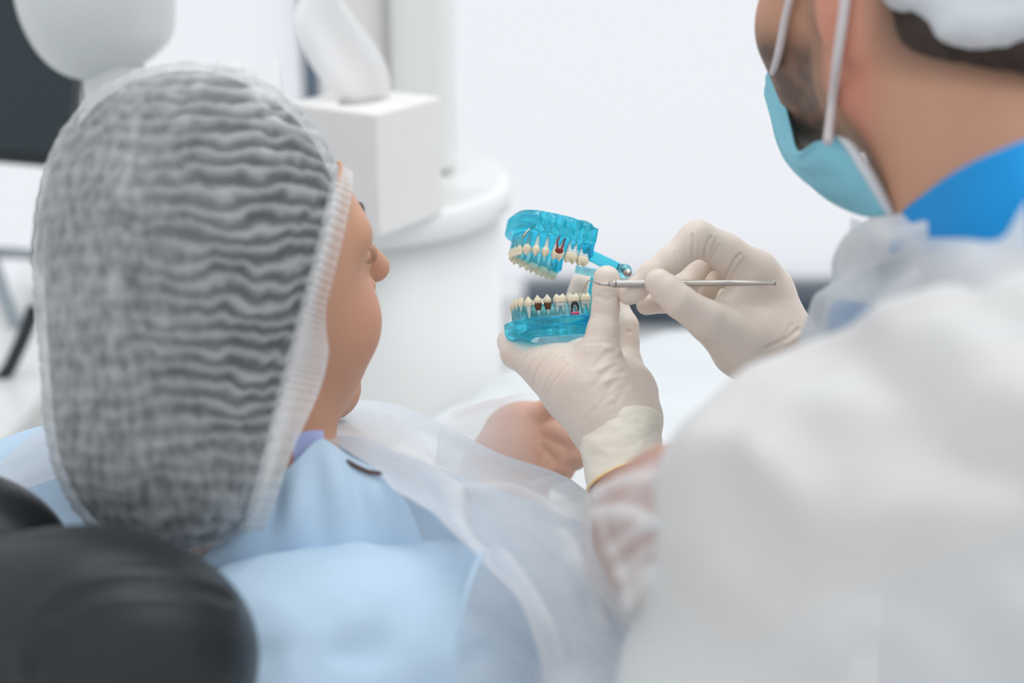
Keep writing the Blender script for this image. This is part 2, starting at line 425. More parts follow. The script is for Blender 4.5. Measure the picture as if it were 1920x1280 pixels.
# tissue box
tb = np.array([0, 0, zt-0.002]); near = None
def hit_z(px, py, z):
    dr = CF + (px - 960.0) / FPX * CR - (py - 640.0) / FPX * CU
    return CAM_LOC + dr * ((z - CAM_LOC[2]) / dr[2])
nc = hit_z(711, 441, zt)                        # near bottom corner
th = math.radians(58); L1 = 0.110
ea = np.array([math.cos(th), math.sin(th), 0]); eb = np.array([-math.sin(th), math.cos(th), 0])
Mb = np.column_stack([ea, eb, [0, 0, 1]])
Hb = 0.122
cb = nc + ea*L1/2 + eb*L1/2
box = thing('tissue_box', 'white cube tissue box with a tissue sticking out, on round cabinet', 'tissue box', (cb[0], cb[1], zt-0.003))
v, f = bevel_box(cb + [0, 0, Hb/2 - 0.003], (L1/2, L1/2, Hb/2), 0.003, Mb); obj('carton', v, f, M_card, box, smooth=False)
v, f = lathe([(0, 0.0), (0.030, 0.0), (0.030, 0.0008), (0, 0.0008)], (0, 0, 0), 32); v = v * [1.2, 0.6, 1]; v = v @ Mb.T + cb + [0, 0, Hb-0.003]
obj('opening', v, f, M_slot, box)
tv = []; n1, n2 = 26, 34
tz = cb + np.array([0, 0, Hb-0.004])
for j in range(n2):
    t = j/(n2-1)
    for i in range(n1):
        s = i/(n1-1)*2-1
        w = 0.018 + 0.023*math.sin(math.pi*min(1, t*0.9+0.08)) * (1-0.45*t)
        x = s*w - 0.034*t - 0.012*t*t; y = 0.012*math.sin(s*3.0+t*2)*(0.5+t) + 0.015*t
        z = 0.125*t - 0.03*s*s*t + 0.012*s*t*t
        tv.append(tz + np.array([x, y, z]))
tf = [(j*n1+i, j*n1+i+1, (j+1)*n1+i+1, (j+1)*n1+i) for j in range(n2-1) for i in range(n1-1)]
obj('tissue', np.array(tv), tf, M_tissue, box)

# ------------------------------------------------------------------ upper left: lamp head, monitor, arm, white counter
lamp = thing('dental_lamp', 'pale grey rounded lamp head on a short neck above the patient', 'lamp', P(200, 330, 1.36))
fl_ = lambda p: smin(ellip(p, P(170, -60, 1.36), (0.072, 0.075, 0.104), np.column_stack([ax((1, 0, 0)), ax((0, 1, 0)), ax((-.12, 0, 1))])), rbox(p, P(205, -90, 1.36), (0.050, 0.055, 0.10), 0.03), 0.03)
v, f = mesh_sdf(fl_, P(170, -60, 1.36)-0.2, P(170, -60, 1.36)+0.2, 0.004); v = adj_smooth(v, f, 3); obj('lamp_head', v, f, M_grey, lamp)
v, f = tube([P(212, 100, 1.37), P(214, 170, 1.38), P(218, 240, 1.39), P(224, 420, 1.41)], [0.030, 0.029, 0.028, 0.028], 32); obj('neck', v, f, M_grey, lamp)
mon = thing('monitor', 'large dark screen standing behind the lamp head', 'monitor', P(-60, 480, 1.75))
Mm = np.column_stack([ax((1, -.02, -0.09)), ax((0, 1, 0.05)), np.cross(ax((1, -.02, -0.09)), ax((0, 1, 0.05)))])
def mbox(name, px0, py0, px1, py1, d, dep, m, rad=0.004):
    a = P(px0, py0, d); b = P(px1, py1, d)
    w = abs((px1-px0)/FPX*d)/2; h = abs((py1-py0)/FPX*d)/2
    v, f = bevel_box((a+b)/2, (w, dep/2, h), rad, Mm); return obj(name, v, f, m, mon, smooth=False)
mbox('bezel', -420, -420, 172, 292, 1.76, 0.03, M_bezel, 0.008)
mbox('screen', -410, -410, 160, 268, 1.742, 0.01, M_screen, 0.002)
v, f = tube(spline([P(118, 285, 1.79), P(86, 380, 1.78), P(74, 480, 1.76), P(60, 585, 1.73), P(22, 680, 1.74), P(-2, 715, 1.75)], 40), 0.0085, 14); obj('stand_arm', v, f, M_cable, mon)
cnt = thing('side_counter', 'white counter with a rounded edge at the far left', 'counter', (P(20, 800, 1.7)[0], P(20, 800, 1.7)[1], 0))
ca = P(105, 725, 1.78); z1 = ca[2]
v, f = bevel_box((ca[0]-0.35, ca[1]-0.10, z1/2), (0.35, 0.25, z1/2), 0.02, seg=4); obj('carcass', v, f, M_plasticw, cnt)
v, f = bevel_box((ca[0]-0.35, ca[1]-0.10, z1+0.012), (0.36, 0.26, 0.012), 0.006, seg=3); obj('worktop', v, f, M_plastic, cnt)
fh = lambda p: smin(ellip(p, P(50, 535, 1.70), (0.014, 0.010, 0.029), np.column_stack([ax((1, 0, -.25)), ax((0, 1, 0)), ax((.25, 0, 1))])), rcone(p, P(60, 535, 1.70), P(72, 560, 1.72), 0.012, 0.010), 0.01)
v, f = mesh_sdf(fh, P(60, 535, 1.70)-0.07, P(60, 535, 1.70)+0.07, 0.002); obj('handle', v, f, M_plastic, mon)['label'] = 'white oval handle'
rail = thing('metal_rail', 'slanted grey metal rail at the left edge', 'rail', P(30, 700, 1.9))
v, f = tube([P(-30, 455, 1.95), P(14, 570, 1.92), P(50, 655, 1.92)], 0.010, 14); obj('bar', v, f, M_steelp, rail)
v, f = tube([P(-60, 472, 1.95), P(20, 474, 1.95), P(95, 480, 1.95)], 0.008, 14); obj('crossbar', v, f, M_steelp, rail)

# ------------------------------------------------------------------ head shape shared by both people (x forward, y left, z up; eye level z = 0)
def head_frame(f, u):
    f = f/np.linalg.norm(f); s = np.cross(u, f); s /= np.linalg.norm(s); u = np.cross(f, s)
    return np.column_stack([f, s, u])
def head_sdf(p, c, M, sc=1.0, jaw=1.0, ears=True, nose=1.0):
    q = ((p - c) @ M) / sc
    qs = q.copy(); qs[:, 1] = np.abs(qs[:, 1])
    d = ellip(q, (-0.012, 0, 0.035), (0.097, 0.075, 0.088))
    d = smin(d, ellip(q, (0.036, 0, -0.028), (0.056, 0.060, 0.083)), 0.03)
    d = smin(d, rcone(qs, np.array([0.0, 0.046*jaw, -0.064]), np.array([0.072, 0.010, -0.106]), 0.018*jaw, 0.015), 0.025)
    d = smin(d, ellip(q, (0.080, 0, -0.104), (0.017, 0.020, 0.016)), 0.015)
    d = smin(d, ellip(qs, (0.060, 0.034, -0.040), (0.028, 0.026, 0.030)), 0.02)
    d = smin(d, ellip(qs, (0.052, 0.024, -0.070), (0.030, 0.022, 0.028)), 0.015)
    d = smin(d, rcone(qs, np.array([0.083, 0.004, 0.018]), np.array([0.070, 0.042, 0.020]), 0.011, 0.010), 0.016)
    d = smax(d, -ellip(qs, (0.102, 0.032, -0.003), (0.017, 0.015, 0.010)), 0.010)
    d = smin(d, ellip(qs, (0.074, 0.031, -0.002), (0.0145, 0.014, 0.013)), 0.004)
    d = smin(d, rcone(q, np.array([0.088, 0, 0.008]), np.array([0.085+0.028*nose, 0, -0.034]), 0.007, 0.010), 0.010)
    d = smin(d, ellip(qs, (0.100, 0.011, -0.038), (0.010, 0.007, 0.0075)), 0.006)
    d = smin(d, ellip(q, (0.092, 0, -0.065), (0.012, 0.024, 0.006)), 0.006)
    d = smin(d, ellip(q, (0.090, 0, -0.077), (0.012, 0.021, 0.0065)), 0.006)
    if ears:
        e = ellip(qs, (-0.014, 0.080, -0.012), (0.019, 0.009, 0.031), None)
        e = smax(e, -ellip(qs, (-0.010, 0.089, -0.006), (0.010, 0.007, 0.018)), 0.004)
        d = smin(d, e, 0.006)
    return d * sc

# ------------------------------------------------------------------ patient
PH_c = P(398, 520, 0.865)
PM = head_frame(ax((0.72, 0.62, 0.34)), ax((0.03, -0.58, 1)))
def ph(x, y, z): return PH_c + PM @ (np.array([x, y, z])*1.06)
CAPM = np.column_stack([ax((1, 0, 0)), ax((0, 1, 0)), ax((0, 0, 1))])
def tilt(a): return np.column_stack([ax((math.cos(a), 0, math.sin(a))), ax((0, 1, 0)), ax((-math.sin(a), 0, math.cos(a)))])
def capbody(p, g):
    u = 0.865/FPX
    d = ellip(p, P(368, 425, 0.855), (278*u+g, 0.098+g, 300*u+g), tilt(0.12))
    d = smin(d, ellip(p, P(325, 690, 0.85), (226*u+g, 0.088+g, 320*u+g), tilt(-0.03)), 0.04)
    d = smin(d, ellip(p, P(345, 850, 0.845), (190*u+g, 0.070+g, 170*u+g), tilt(0.1)), 0.03)
    return d
pl_o, pl_n = P(606, 400, 0.80), None
e0, e1, e2 = P(632, 290, 0.90), P(588, 560, 0.80), P(470, 985, 0.82)
pn = np.cross(e1-e0, e2-e0); pn /= np.linalg.norm(pn)
if pn @ (ph(0.1, 0, 0) - e0) < 0: pn = -pn
pat = thing('person', 'patient in grey gauze cap and pale blue top, reclining and looking at the tooth model', 'person', P(640, 1280, 0.9) * [1, 1, 0] + [0, 0, 0.45])
neck_t, neck_b = ph(-0.02, 0, -0.085), P(560, 1010, 0.90)
arm = pts3([(680, 1255, 0.90, 45), (930, 1140, 0.98, 38), (945, 900, 1.10, 31), (965, 825, 1.125, 27)])
def patient_sdf(p):
    d = head_sdf(p, PH_c, PM, 1.06, ears=False, nose=1.22)
    behind = (p - (e0 - pn*0.001)) @ pn
    d = np.where(behind < 0, np.maximum(d, capbody(p, -0.012)), d)
    d = smin(d, rcone(p, neck_t, neck_b, 0.052, 0.056), 0.03)
    d = smin(d, rcone(p, P(560, 1110, 0.96), P(760, 1330, 1.03), 0.055, 0.085), 0.04)
    d = smin(d, rcone(p, P(300, 1170, 1.0), P(680, 1255, 0.90), 0.05, 0.045), 0.03)
    a = chain(p, arm, 0.02)
    hnd = ellip(p, P(1020, 818, 1.125), (0.036, 0.022, 0.026), np.column_stack([ax((1, .1, -.25)), ax((0, 1, 0)), ax((.25, 0, 1))]))
    a = smin(a, hnd, 0.015)
    for ch in pts_f: a = np.minimum(a, smin(hnd, chain(p, ch, 0.003), 0.008))
    return smin(d, a, 0.03)
pts_f = [pts3(c) for c in [
    [(1045, 790, 1.11, 10), (1082, 800, 1.10, 9), (1088, 832, 1.095, 8), (1066, 845, 1.09, 7.5)],
    [(1042, 812, 1.10, 10), (1078, 830, 1.09, 9), (1080, 860, 1.085, 8), (1058, 868, 1.085, 7.5)],
    [(1032, 835, 1.10, 10), (1058, 855, 1.09, 9), (1056, 882, 1.085, 8), (1034, 886, 1.085, 7.5)],
    [(1015, 848, 1.10, 9), (1032, 874, 1.09, 8), (1026, 896, 1.085, 7), (1008, 898, 1.085, 6.5)],
    [(1000, 785, 1.115, 11), (1040, 762, 1.11, 9.5), (1076, 772, 1.105, 8.5)]]]
lo = np.minimum(PH_c - 0.2, P(300, 1300, 0.8) - 0.12); hi = np.maximum(PH_c + 0.2, P(1100, 1300, 1.15) + 0.15)
v, f = mesh_sdf(patient_sdf, lo, hi, 0.0022)
q = (v - PH_c) @ PM / 1.06
col = np.tile(np.array([0.62, 0.335, 0.215]), (len(v), 1))
ck = np.exp(-(((q[:, 0]-0.075)/0.03)**2 + ((np.abs(q[:, 1])-0.04)/0.03)**2 + ((q[:, 2]+0.035)/0.03)**2))
col = col*(1-0.3*ck[:, None]) + 0.3*ck[:, None]*np.array([0.74, 0.33, 0.25])
lp = np.exp(-(((q[:, 0]-0.1)/0.012)**2 + (q[:, 1]/0.022)**2 + ((q[:, 2]+0.071)/0.010)**2))
col = col*(1-0.8*lp[:, None]) + 0.8*lp[:, None]*np.array([0.55, 0.2, 0.18])
hx, hy, hdp = proj(v); hm = (hdp > 1.03)
col[hm] = col[hm]*0.2 + 0.8*np.array([0.74, 0.46, 0.36])
body_p = obj('body', v, f, M_skin_p, pat, attrs={'col': col})
# eyebrows, lashes, eyes
for s in (-1, 1):
    br = spline([ph(0.0935, 0.012*s, 0.021), ph(0.0870, 0.028*s, 0.027), ph(0.0715, 0.046*s, 0.025)], 14)
    v, f = tube(br, np.array([0.0028]*10 + [0.0025, 0.002, 0.0014, 0.0008]), 8); obj('eyebrow', v, f, M_hair2, body_p)
    fe = lambda p: ellip(p, ph(0.0720, 0.031*s, -0.002), (0.0125, 0.0125, 0.0125))
    v, f = mesh_sdf(fe, ph(0.0720, 0.031*s, -0.002)-0.016, ph(0.0720, 0.031*s, -0.002)+0.016, 0.0015); obj('eye', v, f, M_crownw, body_p)
    lv, lf = [], []
    for k in range(15):
        t = k/14; y = (0.019+0.026*t)*s; x0 = 0.0865-0.0075*(abs(t-0.35)*1.3)**2*2
        a = ph(x0, y, 0.0015); b = ph(x0+0.004, y+0.002*s*t, 0.0005); c = ph(x0+0.0065, y+0.003*s*t, 0.003)
        tv2, tf2 = tube(spline([a, b, c], 6), np.linspace(0.0004, 0.0001, 6), 5)
        o_ = sum(len(x) for x in lv); lv.append(tv2); lf += [tuple(i+o_ for i in q2) for q2 in tf2]
    obj('eyelashes', np.concatenate(lv), lf, M_hair2, body_p)

# hair gathered under the cap, and the cap itself
v, f = mesh_sdf(lambda p: capbody(p, -0.005), PH_c-0.26, PH_c+0.22, 0.005)
# hair stops at the hair line
def cut(v, f, attrs, o, n, extra=None):
    """keep the side behind the plane"""
    s = (v - o) @ n
    if extra is not None: s = s + extra(v)
    keepv = s < 0
    fk = f[keepv[f].sum(axis=1) >= 3]
    # slide the outer rim vertices on to the plane
    rim = np.unique(fk[~keepv[fk]]); v = v.copy()
    v[rim] -= n * s[rim][:, None]
    used = np.unique(fk); re = -np.ones(len(v), int); re[used] = np.arange(len(used))
    return v[used], re[fk], {k: a[used] for k, a in attrs.items()}
vh, fh_, _ = cut(v, f, {}, e0 - pn*0.002, pn)
hair = obj('hair', vh, fh_, M_hair, pat)
v, f = mesh_sdf(lambda p: capbody(p, 0.0), PH_c-0.28, PH_c+0.24, 0.0022)
n = vnormals(v, f)
X, Y, D = proj(v)
wob = fbm(v, 26, 3, 3.0); wob2 = fbm(v, 70, 2, 9.0); fine = fbm(v * np.array([1.6, 1.6, 0.55]), 130, 2, 5.0)
up = (v - PH_c) @ CU
lat = (v - PH_c) @ CR
ph_ = up / 0.0098 * 2*math.pi + wob*4.2 + 1.1*np.sin(lat/0.019+up*20) + wob2*2.2
pleat = 0.5 + 0.5*np.sin(ph_); pleat = pleat**1.3
w_front = np.clip((X - 230)/220, 0, 1) * np.clip((930 - Y)/200, 0, 1)      # pleats are drawn in from the elastic rim, loosen towards the back
amp = 0.0006 + 0.0015*w_front
crum = fine
disp = amp*(pleat-0.5)*1.6 + (1-w_front)*0.0012*crum + 0.0015*wob
dens = 0.37 + (pleat-0.5)*(0.36*w_front+0.08) + (1-w_front)*0.26*crum + 0.08*wob + 0.10*wob2
dens += 0.26*np.clip((190-Y)/70, 0, 1)*np.clip((Y-60)/50, 0, 1)
dens += 0.12*np.clip((300-X)/220, 0, 1)
v = v + n*disp[:, None]
# seam welts that run over the crown and down the back
for line, hgt, wd, dn in [([(470, 120), (478, 170), (500, 215), (545, 250), (600, 262)], 3.5, 3.5, 0.4),
                          ([(470, 170), (478, 230), (500, 290), (560, 320)], 1.5, 3.0, 0.15),
                          ([(380, 140), (362, 180), (350, 225)], 1.5, 3.0, 0.2),
                          ([(250, 240), (215, 420), (210, 600), (240, 780), (300, 940)], 1.0, 3.0, 0.12)]:
    ln = on_surface(v, line); qd = dist_poly(v, ln)/(wd/1000)
    v = v + n*(hgt/1000*np.exp(-qd*qd))[:, None]; dens += dn*np.exp(-qd*qd)
dens = np.clip(dens, 0.12, 0.95)
vc, fc, at = cut(v, f, {'dens': dens}, e0, pn)
cap = obj('gauze_cap', vc, fc, M_cap, pat, attrs=at); cap['label'] = 'grey white pleated gauze cap'
# elastic rim: follow the cut edge
def rim_loop(o, nrm, fun, c, num=160, r0=0.03, r1=0.2):
    a = np.cross(nrm, [0.3, 0.1, 1.0]); a /= np.linalg.norm(a); b = np.cross(nrm, a)
    c = c - nrm * ((c - o) @ nrm); out = []
    for k in range(num):
        w = 2*math.pi*k/num; dr = math.cos(w)*a + math.sin(w)*b
        t = np.linspace(0.0, r1, 160); val = fun(c + t[:, None]*dr)
        i = np.argmax(val > 0); out.append(c + t[i]*dr)
    return np.array(out)
rc = P(450, 600, 0.86)
loop = rim_loop(e0, pn, lambda p: capbody(p, 0.0), rc)
for _ in range(3): loop = (np.roll(loop, 1, 0) + loop*2 + np.roll(loop, -1, 0))/4
NL = 640
lp2 = np.array([np.interp(np.linspace(0, len(loop), NL, endpoint=False), np.arange(len(loop)+1), np.append(loop[:, i], loop[0, i])) for i in range(3)]).T
cen = lp2.mean(0)
lv, dn_ = [], []
LX, LY, LD = proj(lp2)
prof = [(-0.005, 0.0012), (-0.003, 0.0028), (-0.0005, 0.0034), (0.002, 0.0028), (0.004, 0.002), (0.0065, 0.0016), (0.009, 0.001)]
rufd = [0.55, 0.80, 0.92, 0.75, 0.45, 0.40, 0.50]
for j, (fw, ou) in enumerate(prof):
    for k in range(NL):
        r = lp2[k]-cen; r /= np.linalg.norm(r)
        ruf = math.sin(k/NL*2*math.pi*105)
        lower = min(1, max(0, (LY[k]-560)/80))*(1 if LD[k] < cen @ CF - CAM_LOC @ CF + 0.02 else 0.3)
        wv = (0.0016*ruf if j > 2 else 0.0006*ruf) * (1-0.7*lower)
        fw2 = fw*(1+1.1*lower*math.exp(-((LY[k]-690)/120)**2)) if fw > 0.002 else fw
        lv.append(r*(ou+wv) + lp2[k] + pn*fw2)
        dn_.append(np.clip(rufd[j] + (0.16*ruf*(1-lower) if j > 2 else 0.05*ruf) + 0.25*lower*(j > 2), 0.1, 0.95))
lf = [(j*NL+k, j*NL+(k+1) % NL, (j+1)*NL+(k+1) % NL, (j+1)*NL+k) for j in range(len(prof)-1) for k in range(NL)]
obj('elastic_ruffle', np.array(lv), lf, M_cap_edge, cap, attrs={'dens': np.array(dn_)})
# gathered crest on the crown
cc = [[(395, 128, 0.85), (392, 160, 0.84), (400, 200, 0.815)], [(418, 109, 0.85), (420, 150, 0.835), (425, 200, 0.81)], [(470, 122, 0.85), (465, 160, 0.835), (470, 200, 0.81)],
      [(522, 112, 0.85), (520, 150, 0.838), (515, 200, 0.815)], [(530, 150, 0.855), (535, 180, 0.845), (545, 215, 0.825)]]
v, f = sheet(cc, 30, 16)
obj('gathered_crest', v, f, M_cap_edge, cap, attrs={'dens': 0.80 - 0.45*np.linspace(0, 1, 16).repeat(30)})

# patient clothes: pale blue top (solid), collar, sheer gown
def shirt_sdf(p):
    d = rcone(p, P(540, 1275, 0.815), P(800, 1250, 0.835), 0.076, 0.076)
    d = smin(d, rcone(p, P(620, 1075, 1.0), P(1000, 1175, 1.03), 0.098, 0.085), 0.03)
    d = smin(d, ellip(p, P(120, 1075, 1.0), (0.115, 0.09, 0.105)), 0.03)
    d = smin(d, rcone(p, P(250, 1180, 0.97), P(600, 1250, 0.95), 0.085, 0.10), 0.05)
    return d
lo = P(300, 1300, 0.9) - [0.40, 0.2, 0.12]; hi = P(700, 900, 1.0) + [0.25, 0.22, 0.12]
v, f = mesh_sdf(shirt_sdf, lo, hi, 0.004)
n = vnormals(v, f); w = fbm(v, 14, 3, 1.0)
v = v + n*(0.006*w)[:, None]
v = ridges(v, n, [([(700, 1200), (760, 1260), (800, 1300)], -5, 10), ([(480, 1230), (600, 1215), (690, 1235)], -4, 8), ([(880, 1050), (862, 1150), (850, 1270)], 2.0, 4)])
shirt = obj('blue_top', v, f, M_pblue, pat); shirt['label'] = 'pale blue cloth top'
cc = [[(440, 985, 0.835), (405, 1020, 0.83), (360, 1065, 0.83)], [(500, 915, 0.832), (490, 985, 0.828), (470, 1060, 0.828)], [(548, 872, 0.832), (560, 955, 0.826), (575, 1045, 0.828)],
      [(598, 826, 0.842), (625, 920, 0.832), (650, 1055, 0.83)], [(655, 860, 0.848), (690, 930, 0.838), (725, 1045, 0.834)], [(728, 897, 0.852), (765, 945, 0.845), (800, 1030, 0.84)]]
v, f = sheet(cc, 60, 40); n = vnormals(v, f)
ui = np.tile(np.linspace(0, 1, 60), 40); vi = np.repeat(np.linspace(0, 1, 40), 60)
v = v + n*(0.0022*np.sin(ui*26+vi*2)*np.sin(vi*math.pi))[:, None]
o = obj('collar', v, f, M_pblue, shirt); md = o.modifiers.new('thickness', 'SOLIDIFY'); md.thickness = 0.0022
v, f = sheet([[(550, 815, 0.838), (550, 845, 0.836), (552, 885, 0.834)], [(575, 808, 0.842), (578, 838, 0.84), (580, 870, 0.838)], [(606, 806, 0.85), (608, 826, 0.846), (610, 846, 0.844)]], 16, 16)
obj('lining', v, f, M_violet, shirt)
v, f = tube(spline([P(646, 862, 0.844), P(668, 874, 0.843), P(692, 884, 0.842), P(718, 888, 0.841)], 14), [0.0003]+[0.0014]*12+[0.0003], 10); obj('gap_shade', v, f, M_gap_shade, shirt)  # dark sliver that paints the shaded gap between collar and gown
# edge seam of the yoke and dark fold line under the collar
v, f = tube(spline([P(905, 1035, 0.765), P(878, 1100, 0.748), P(862, 1180, 0.742), P(852, 1290, 0.745)], 30), 0.0016, 8); obj('yoke_seam', v, f, M_pblue, shirt)

cols = [
 [(590, 800, 1.10), (600, 772, 1.04), (597, 788, 0.97), (596, 798, 0.93), (600, 812, 0.895)],
 [(660, 790, 1.10), (660, 752, 1.04), (650, 788, 0.965), (650, 820, 0.91), (655, 852, 0.87)],
 [(735, 790, 1.10), (735, 757, 1.04), (735, 812, 0.955), (738, 862, 0.89), (742, 912, 0.825)],
 [(825, 825, 1.10), (825, 792, 1.035), (835, 868, 0.93), (845, 945, 0.855), (862, 1015, 0.770)],
 [(935, 885, 1.09), (935, 850, 1.025), (945, 945, 0.915), (955, 1040, 0.835), (958, 1105, 0.760)],
 [(1050, 925, 1.07), (1050, 890, 1.005), (1052, 1000, 0.91), (1035, 1110, 0.825), (1012, 1200, 0.745)],
 [(1112, 965, 1.04), (1112, 932, 0.985), (1122, 1050, 0.90), (1092, 1180, 0.815), (1045, 1320, 0.735)],
 [(1140, 985, 1.03), (1138, 962, 0.975), (1182, 1130, 0.885), (1195, 1230, 0.82), (1200, 1340, 0.755)]]
NU, NV = 150, 90
v, f = sheet(cols, NU, NV); n = vnormals(v, f)
ui = np.tile(np.linspace(0, 1, NU), NV); vi = np.repeat(np.linspace(0, 1, NV), NU)
w = fbm(v, 12, 3, 6.0); w2 = fbm(v, 30, 2, 2.0)
v = v + n*((0.006*w + 0.0015*w2)*np.clip(vi*3-0.6, 0, 1))[:, None]
dens = 0.62 + 0.12*w + 0.22*np.clip(ui-0.45, 0, 1) + 0.18*np.clip(0.45-vi, 0, 1)
for line, hgt, wd, dn in [([(735, 775), (800, 860), (860, 915), (860, 985), (905, 1035)], 3, 7, 0.22), ([(860, 920), (960, 905), (1060, 965)], 3, 6, 0.18), ([(1000, 905), (1060, 890), (1105, 930)], 2, 4, 0.15),
                          ([(640, 790), (700, 830), (780, 860)], 3, 6, 0.2), ([(950, 1040), (1010, 1120), (1050, 1220)], 3, 7, 0.2), ([(1060, 1000), (1110, 1080), (1140, 1180)], 3, 7, 0.15)]:
    ln = on_surface(v, line); qd = dist_poly(v, ln)/(wd/1000)
    v = v + n*(-hgt/1000*np.exp(-qd*qd))[:, None]; dens += dn*np.exp(-qd*qd)
pg = obj('sheer_gown', v, f, M_pgown, pat, attrs={'dens': np.clip(dens, 0.3, 0.97)}); pg['label'] = 'translucent white disposable gown'
# sheer panel over the upper arm of the blue top
def cloth_pt(px, py, lift):
    ds = np.arange(0.62, 0.95, 0.001); val = shirt_sdf(np.array([P(px, py, d) for d in ds])); i = np.argmax(val < lift)
    return (px, py, ds[i] if val[i] < lift else 0.80)
cols = [[cloth_pt(x, y, 0.011) for x, y in c] for c in ([(900, 1045), (878, 1110), (862, 1190), (850, 1310)], [(945, 1085), (930, 1150), (918, 1220), (910, 1320)], [(985, 1130), (985, 1190), (985, 1250), (985, 1330)], [(1020, 1190), (1030, 1240), (1040, 1290), (1048, 1340)])]
v, f = sheet(cols, 60, 60); n = vnormals(v, f); w = fbm(v, 22, 3, 4.0)
v = v - n*(0.003*w)[:, None]
dens = 0.50 + 0.15*w
for line, hgt, wd in [([(880, 1150), (950, 1165), (1010, 1215)], 4, 6), ([(870, 1240), (930, 1215), (1000, 1260)], 4, 7)]:
    ln = on_surface(v, line); qd = dist_poly(v, ln)/(wd/1000); v = v + CF*(hgt/1000*np.exp(-qd*qd))[:, None]
obj('gown_arm_panel', v, f, M_pgown2, pg, attrs={'dens': np.clip(dens, 0.25, 0.9)})
# gown over the far shoulder
cols = [[(-40, 905, 1.06), (-40, 868, 0.985), (-40, 905, 0.915), (-40, 935, 0.885)], [(40, 850, 1.06), (40, 822, 0.98), (45, 880, 0.90), (45, 915, 0.885)],
        [(110, 815, 1.06), (110, 788, 0.98), (110, 850, 0.905), (112, 893, 0.885)], [(200, 800, 1.05), (200, 775, 0.98), (200, 820, 0.92), (200, 850, 0.90)]]
v, f = sheet(cols, 40, 30)
obj('gown_shoulder', v, f, M_pgown, pg, attrs={'dens': 0.6+0.15*fbm(v, 30, 2)})
# gown sleeve over forearm and hands
cols = [[(815, 870, 1.06), (825, 800, 1.075), (845, 775, 1.10), (850, 790, 1.16)], [(885, 900, 1.055), (890, 800, 1.065), (905, 755, 1.095), (910, 770, 1.16)],
        [(950, 930, 1.05), (950, 830, 1.06), (955, 745, 1.095), (960, 760, 1.16)], [(1010, 940, 1.05), (1005, 840, 1.062), (1005, 738, 1.10), (1010, 755, 1.16)]]
v, f = sheet(cols, 50, 40); n = vnormals(v, f); ui = np.tile(np.linspace(0, 1, 50), 40)
v = v + n*(0.004*fbm(v, 20, 2))[:, None]
obj('gown_sleeve', v, f, M_pgown, pg, attrs={'dens': np.clip(0.85 - 0.80*ui + 0.1*fbm(v, 25, 2, 4.0), 0.08, 0.9)})
# lap drape
cols = [[(690, 900, 1.34), (720, 840, 1.30), (760, 880, 1.24), (800, 980, 1.20)], [(850, 815, 1.44), (870, 755, 1.42), (890, 830, 1.28), (900, 960, 1.20)], [(940, 760, 1.60), (965, 698, 1.56), (1000, 770, 1.36), (1000, 960, 1.20)],
        [(1180, 700, 1.85), (1190, 640, 1.80), (1200, 720, 1.50), (1200, 900, 1.24)], [(1420, 690, 1.85), (1430, 632, 1.80), (1430, 700, 1.50), (1430, 860, 1.24)], [(1640, 690, 1.85), (1650, 640, 1.80), (1650, 700, 1.50), (1650, 860, 1.24)]]
v, f = sheet(cols, 70, 50); n = vnormals(v, f)
v = v + n*(0.012*fbm(v, 9, 3))[:, None]
o = obj('lap_cover', v, f, M_drape, pat); md = o.modifiers.new('thickness', 'SOLIDIFY'); md.thickness = 0.002

# ------------------------------------------------------------------ dental chair
chair = thing('dental_chair', 'black leatherette dental chair headrest in the lower left foreground', 'chair', P(300, 1300, 0.9) * [1, 1, 0])
def head_rest(p):
    d = ellip(p, P(215, 1185, 0.70), (0.068, 0.060, 0.048), tilt(-0.22))
    d = smin(d, rbox(p, P(40, 1180, 0.72), (0.07, 0.05, 0.045), 0.035, tilt(-0.1)), 0.03)
    d = smin(d, ellip(p, P(250, 1290, 0.71), (0.058, 0.055, 0.060), tilt(-0.1)), 0.02)
    return d
v, f = mesh_sdf(head_rest, P(160, 1200, 0.7)-0.16, P(160, 1200, 0.7)+0.16, 0.0025)
n = vnormals(v, f)
v = creases(v, n, [([(60, 1260), (80, 1180), (130, 1120), (220, 1095), (330, 1090), (430, 1120)], 3.5, 3.5)])
hr = obj('headrest', v, f, M_leather, chair)
v, f = mesh_sdf(lambda p: ellip(p, P(-40, 1010, 0.80), (0.055, 0.045, 0.036), tilt(-0.45)), P(-40, 1010, 0.8)-0.1, P(-40, 1010, 0.8)+0.1, 0.003)
obj('headrest_wing', v, f, M_leather, chair)
bk0, bk1 = P(330, 1420, 0.92), P(860, 1560, 1.15)
v, f = mesh_sdf(lambda p: np.maximum(rcone(p, bk0, bk1, 0.14, 0.16), (p - bk0) @ np.array([0, 0, 1.0]) - 0.10), np.minimum(bk0, bk1)-0.2, np.maximum(bk0, bk1)+0.2, 0.008)
obj('backrest', v, f, M_leather, chair)
v, f = bevel_box((bk1[0], bk1[1], 0.02), (0.22, 0.22, 0.02), 0.01, seg=3); obj('base_plate', v, f, M_plastic, chair)
v, f = tube([(bk1[0], bk1[1], 0.03), (bk1[0], bk1[1], bk1[2])], 0.07, 24); obj('pedestal', v, f, M_plastic, chair)

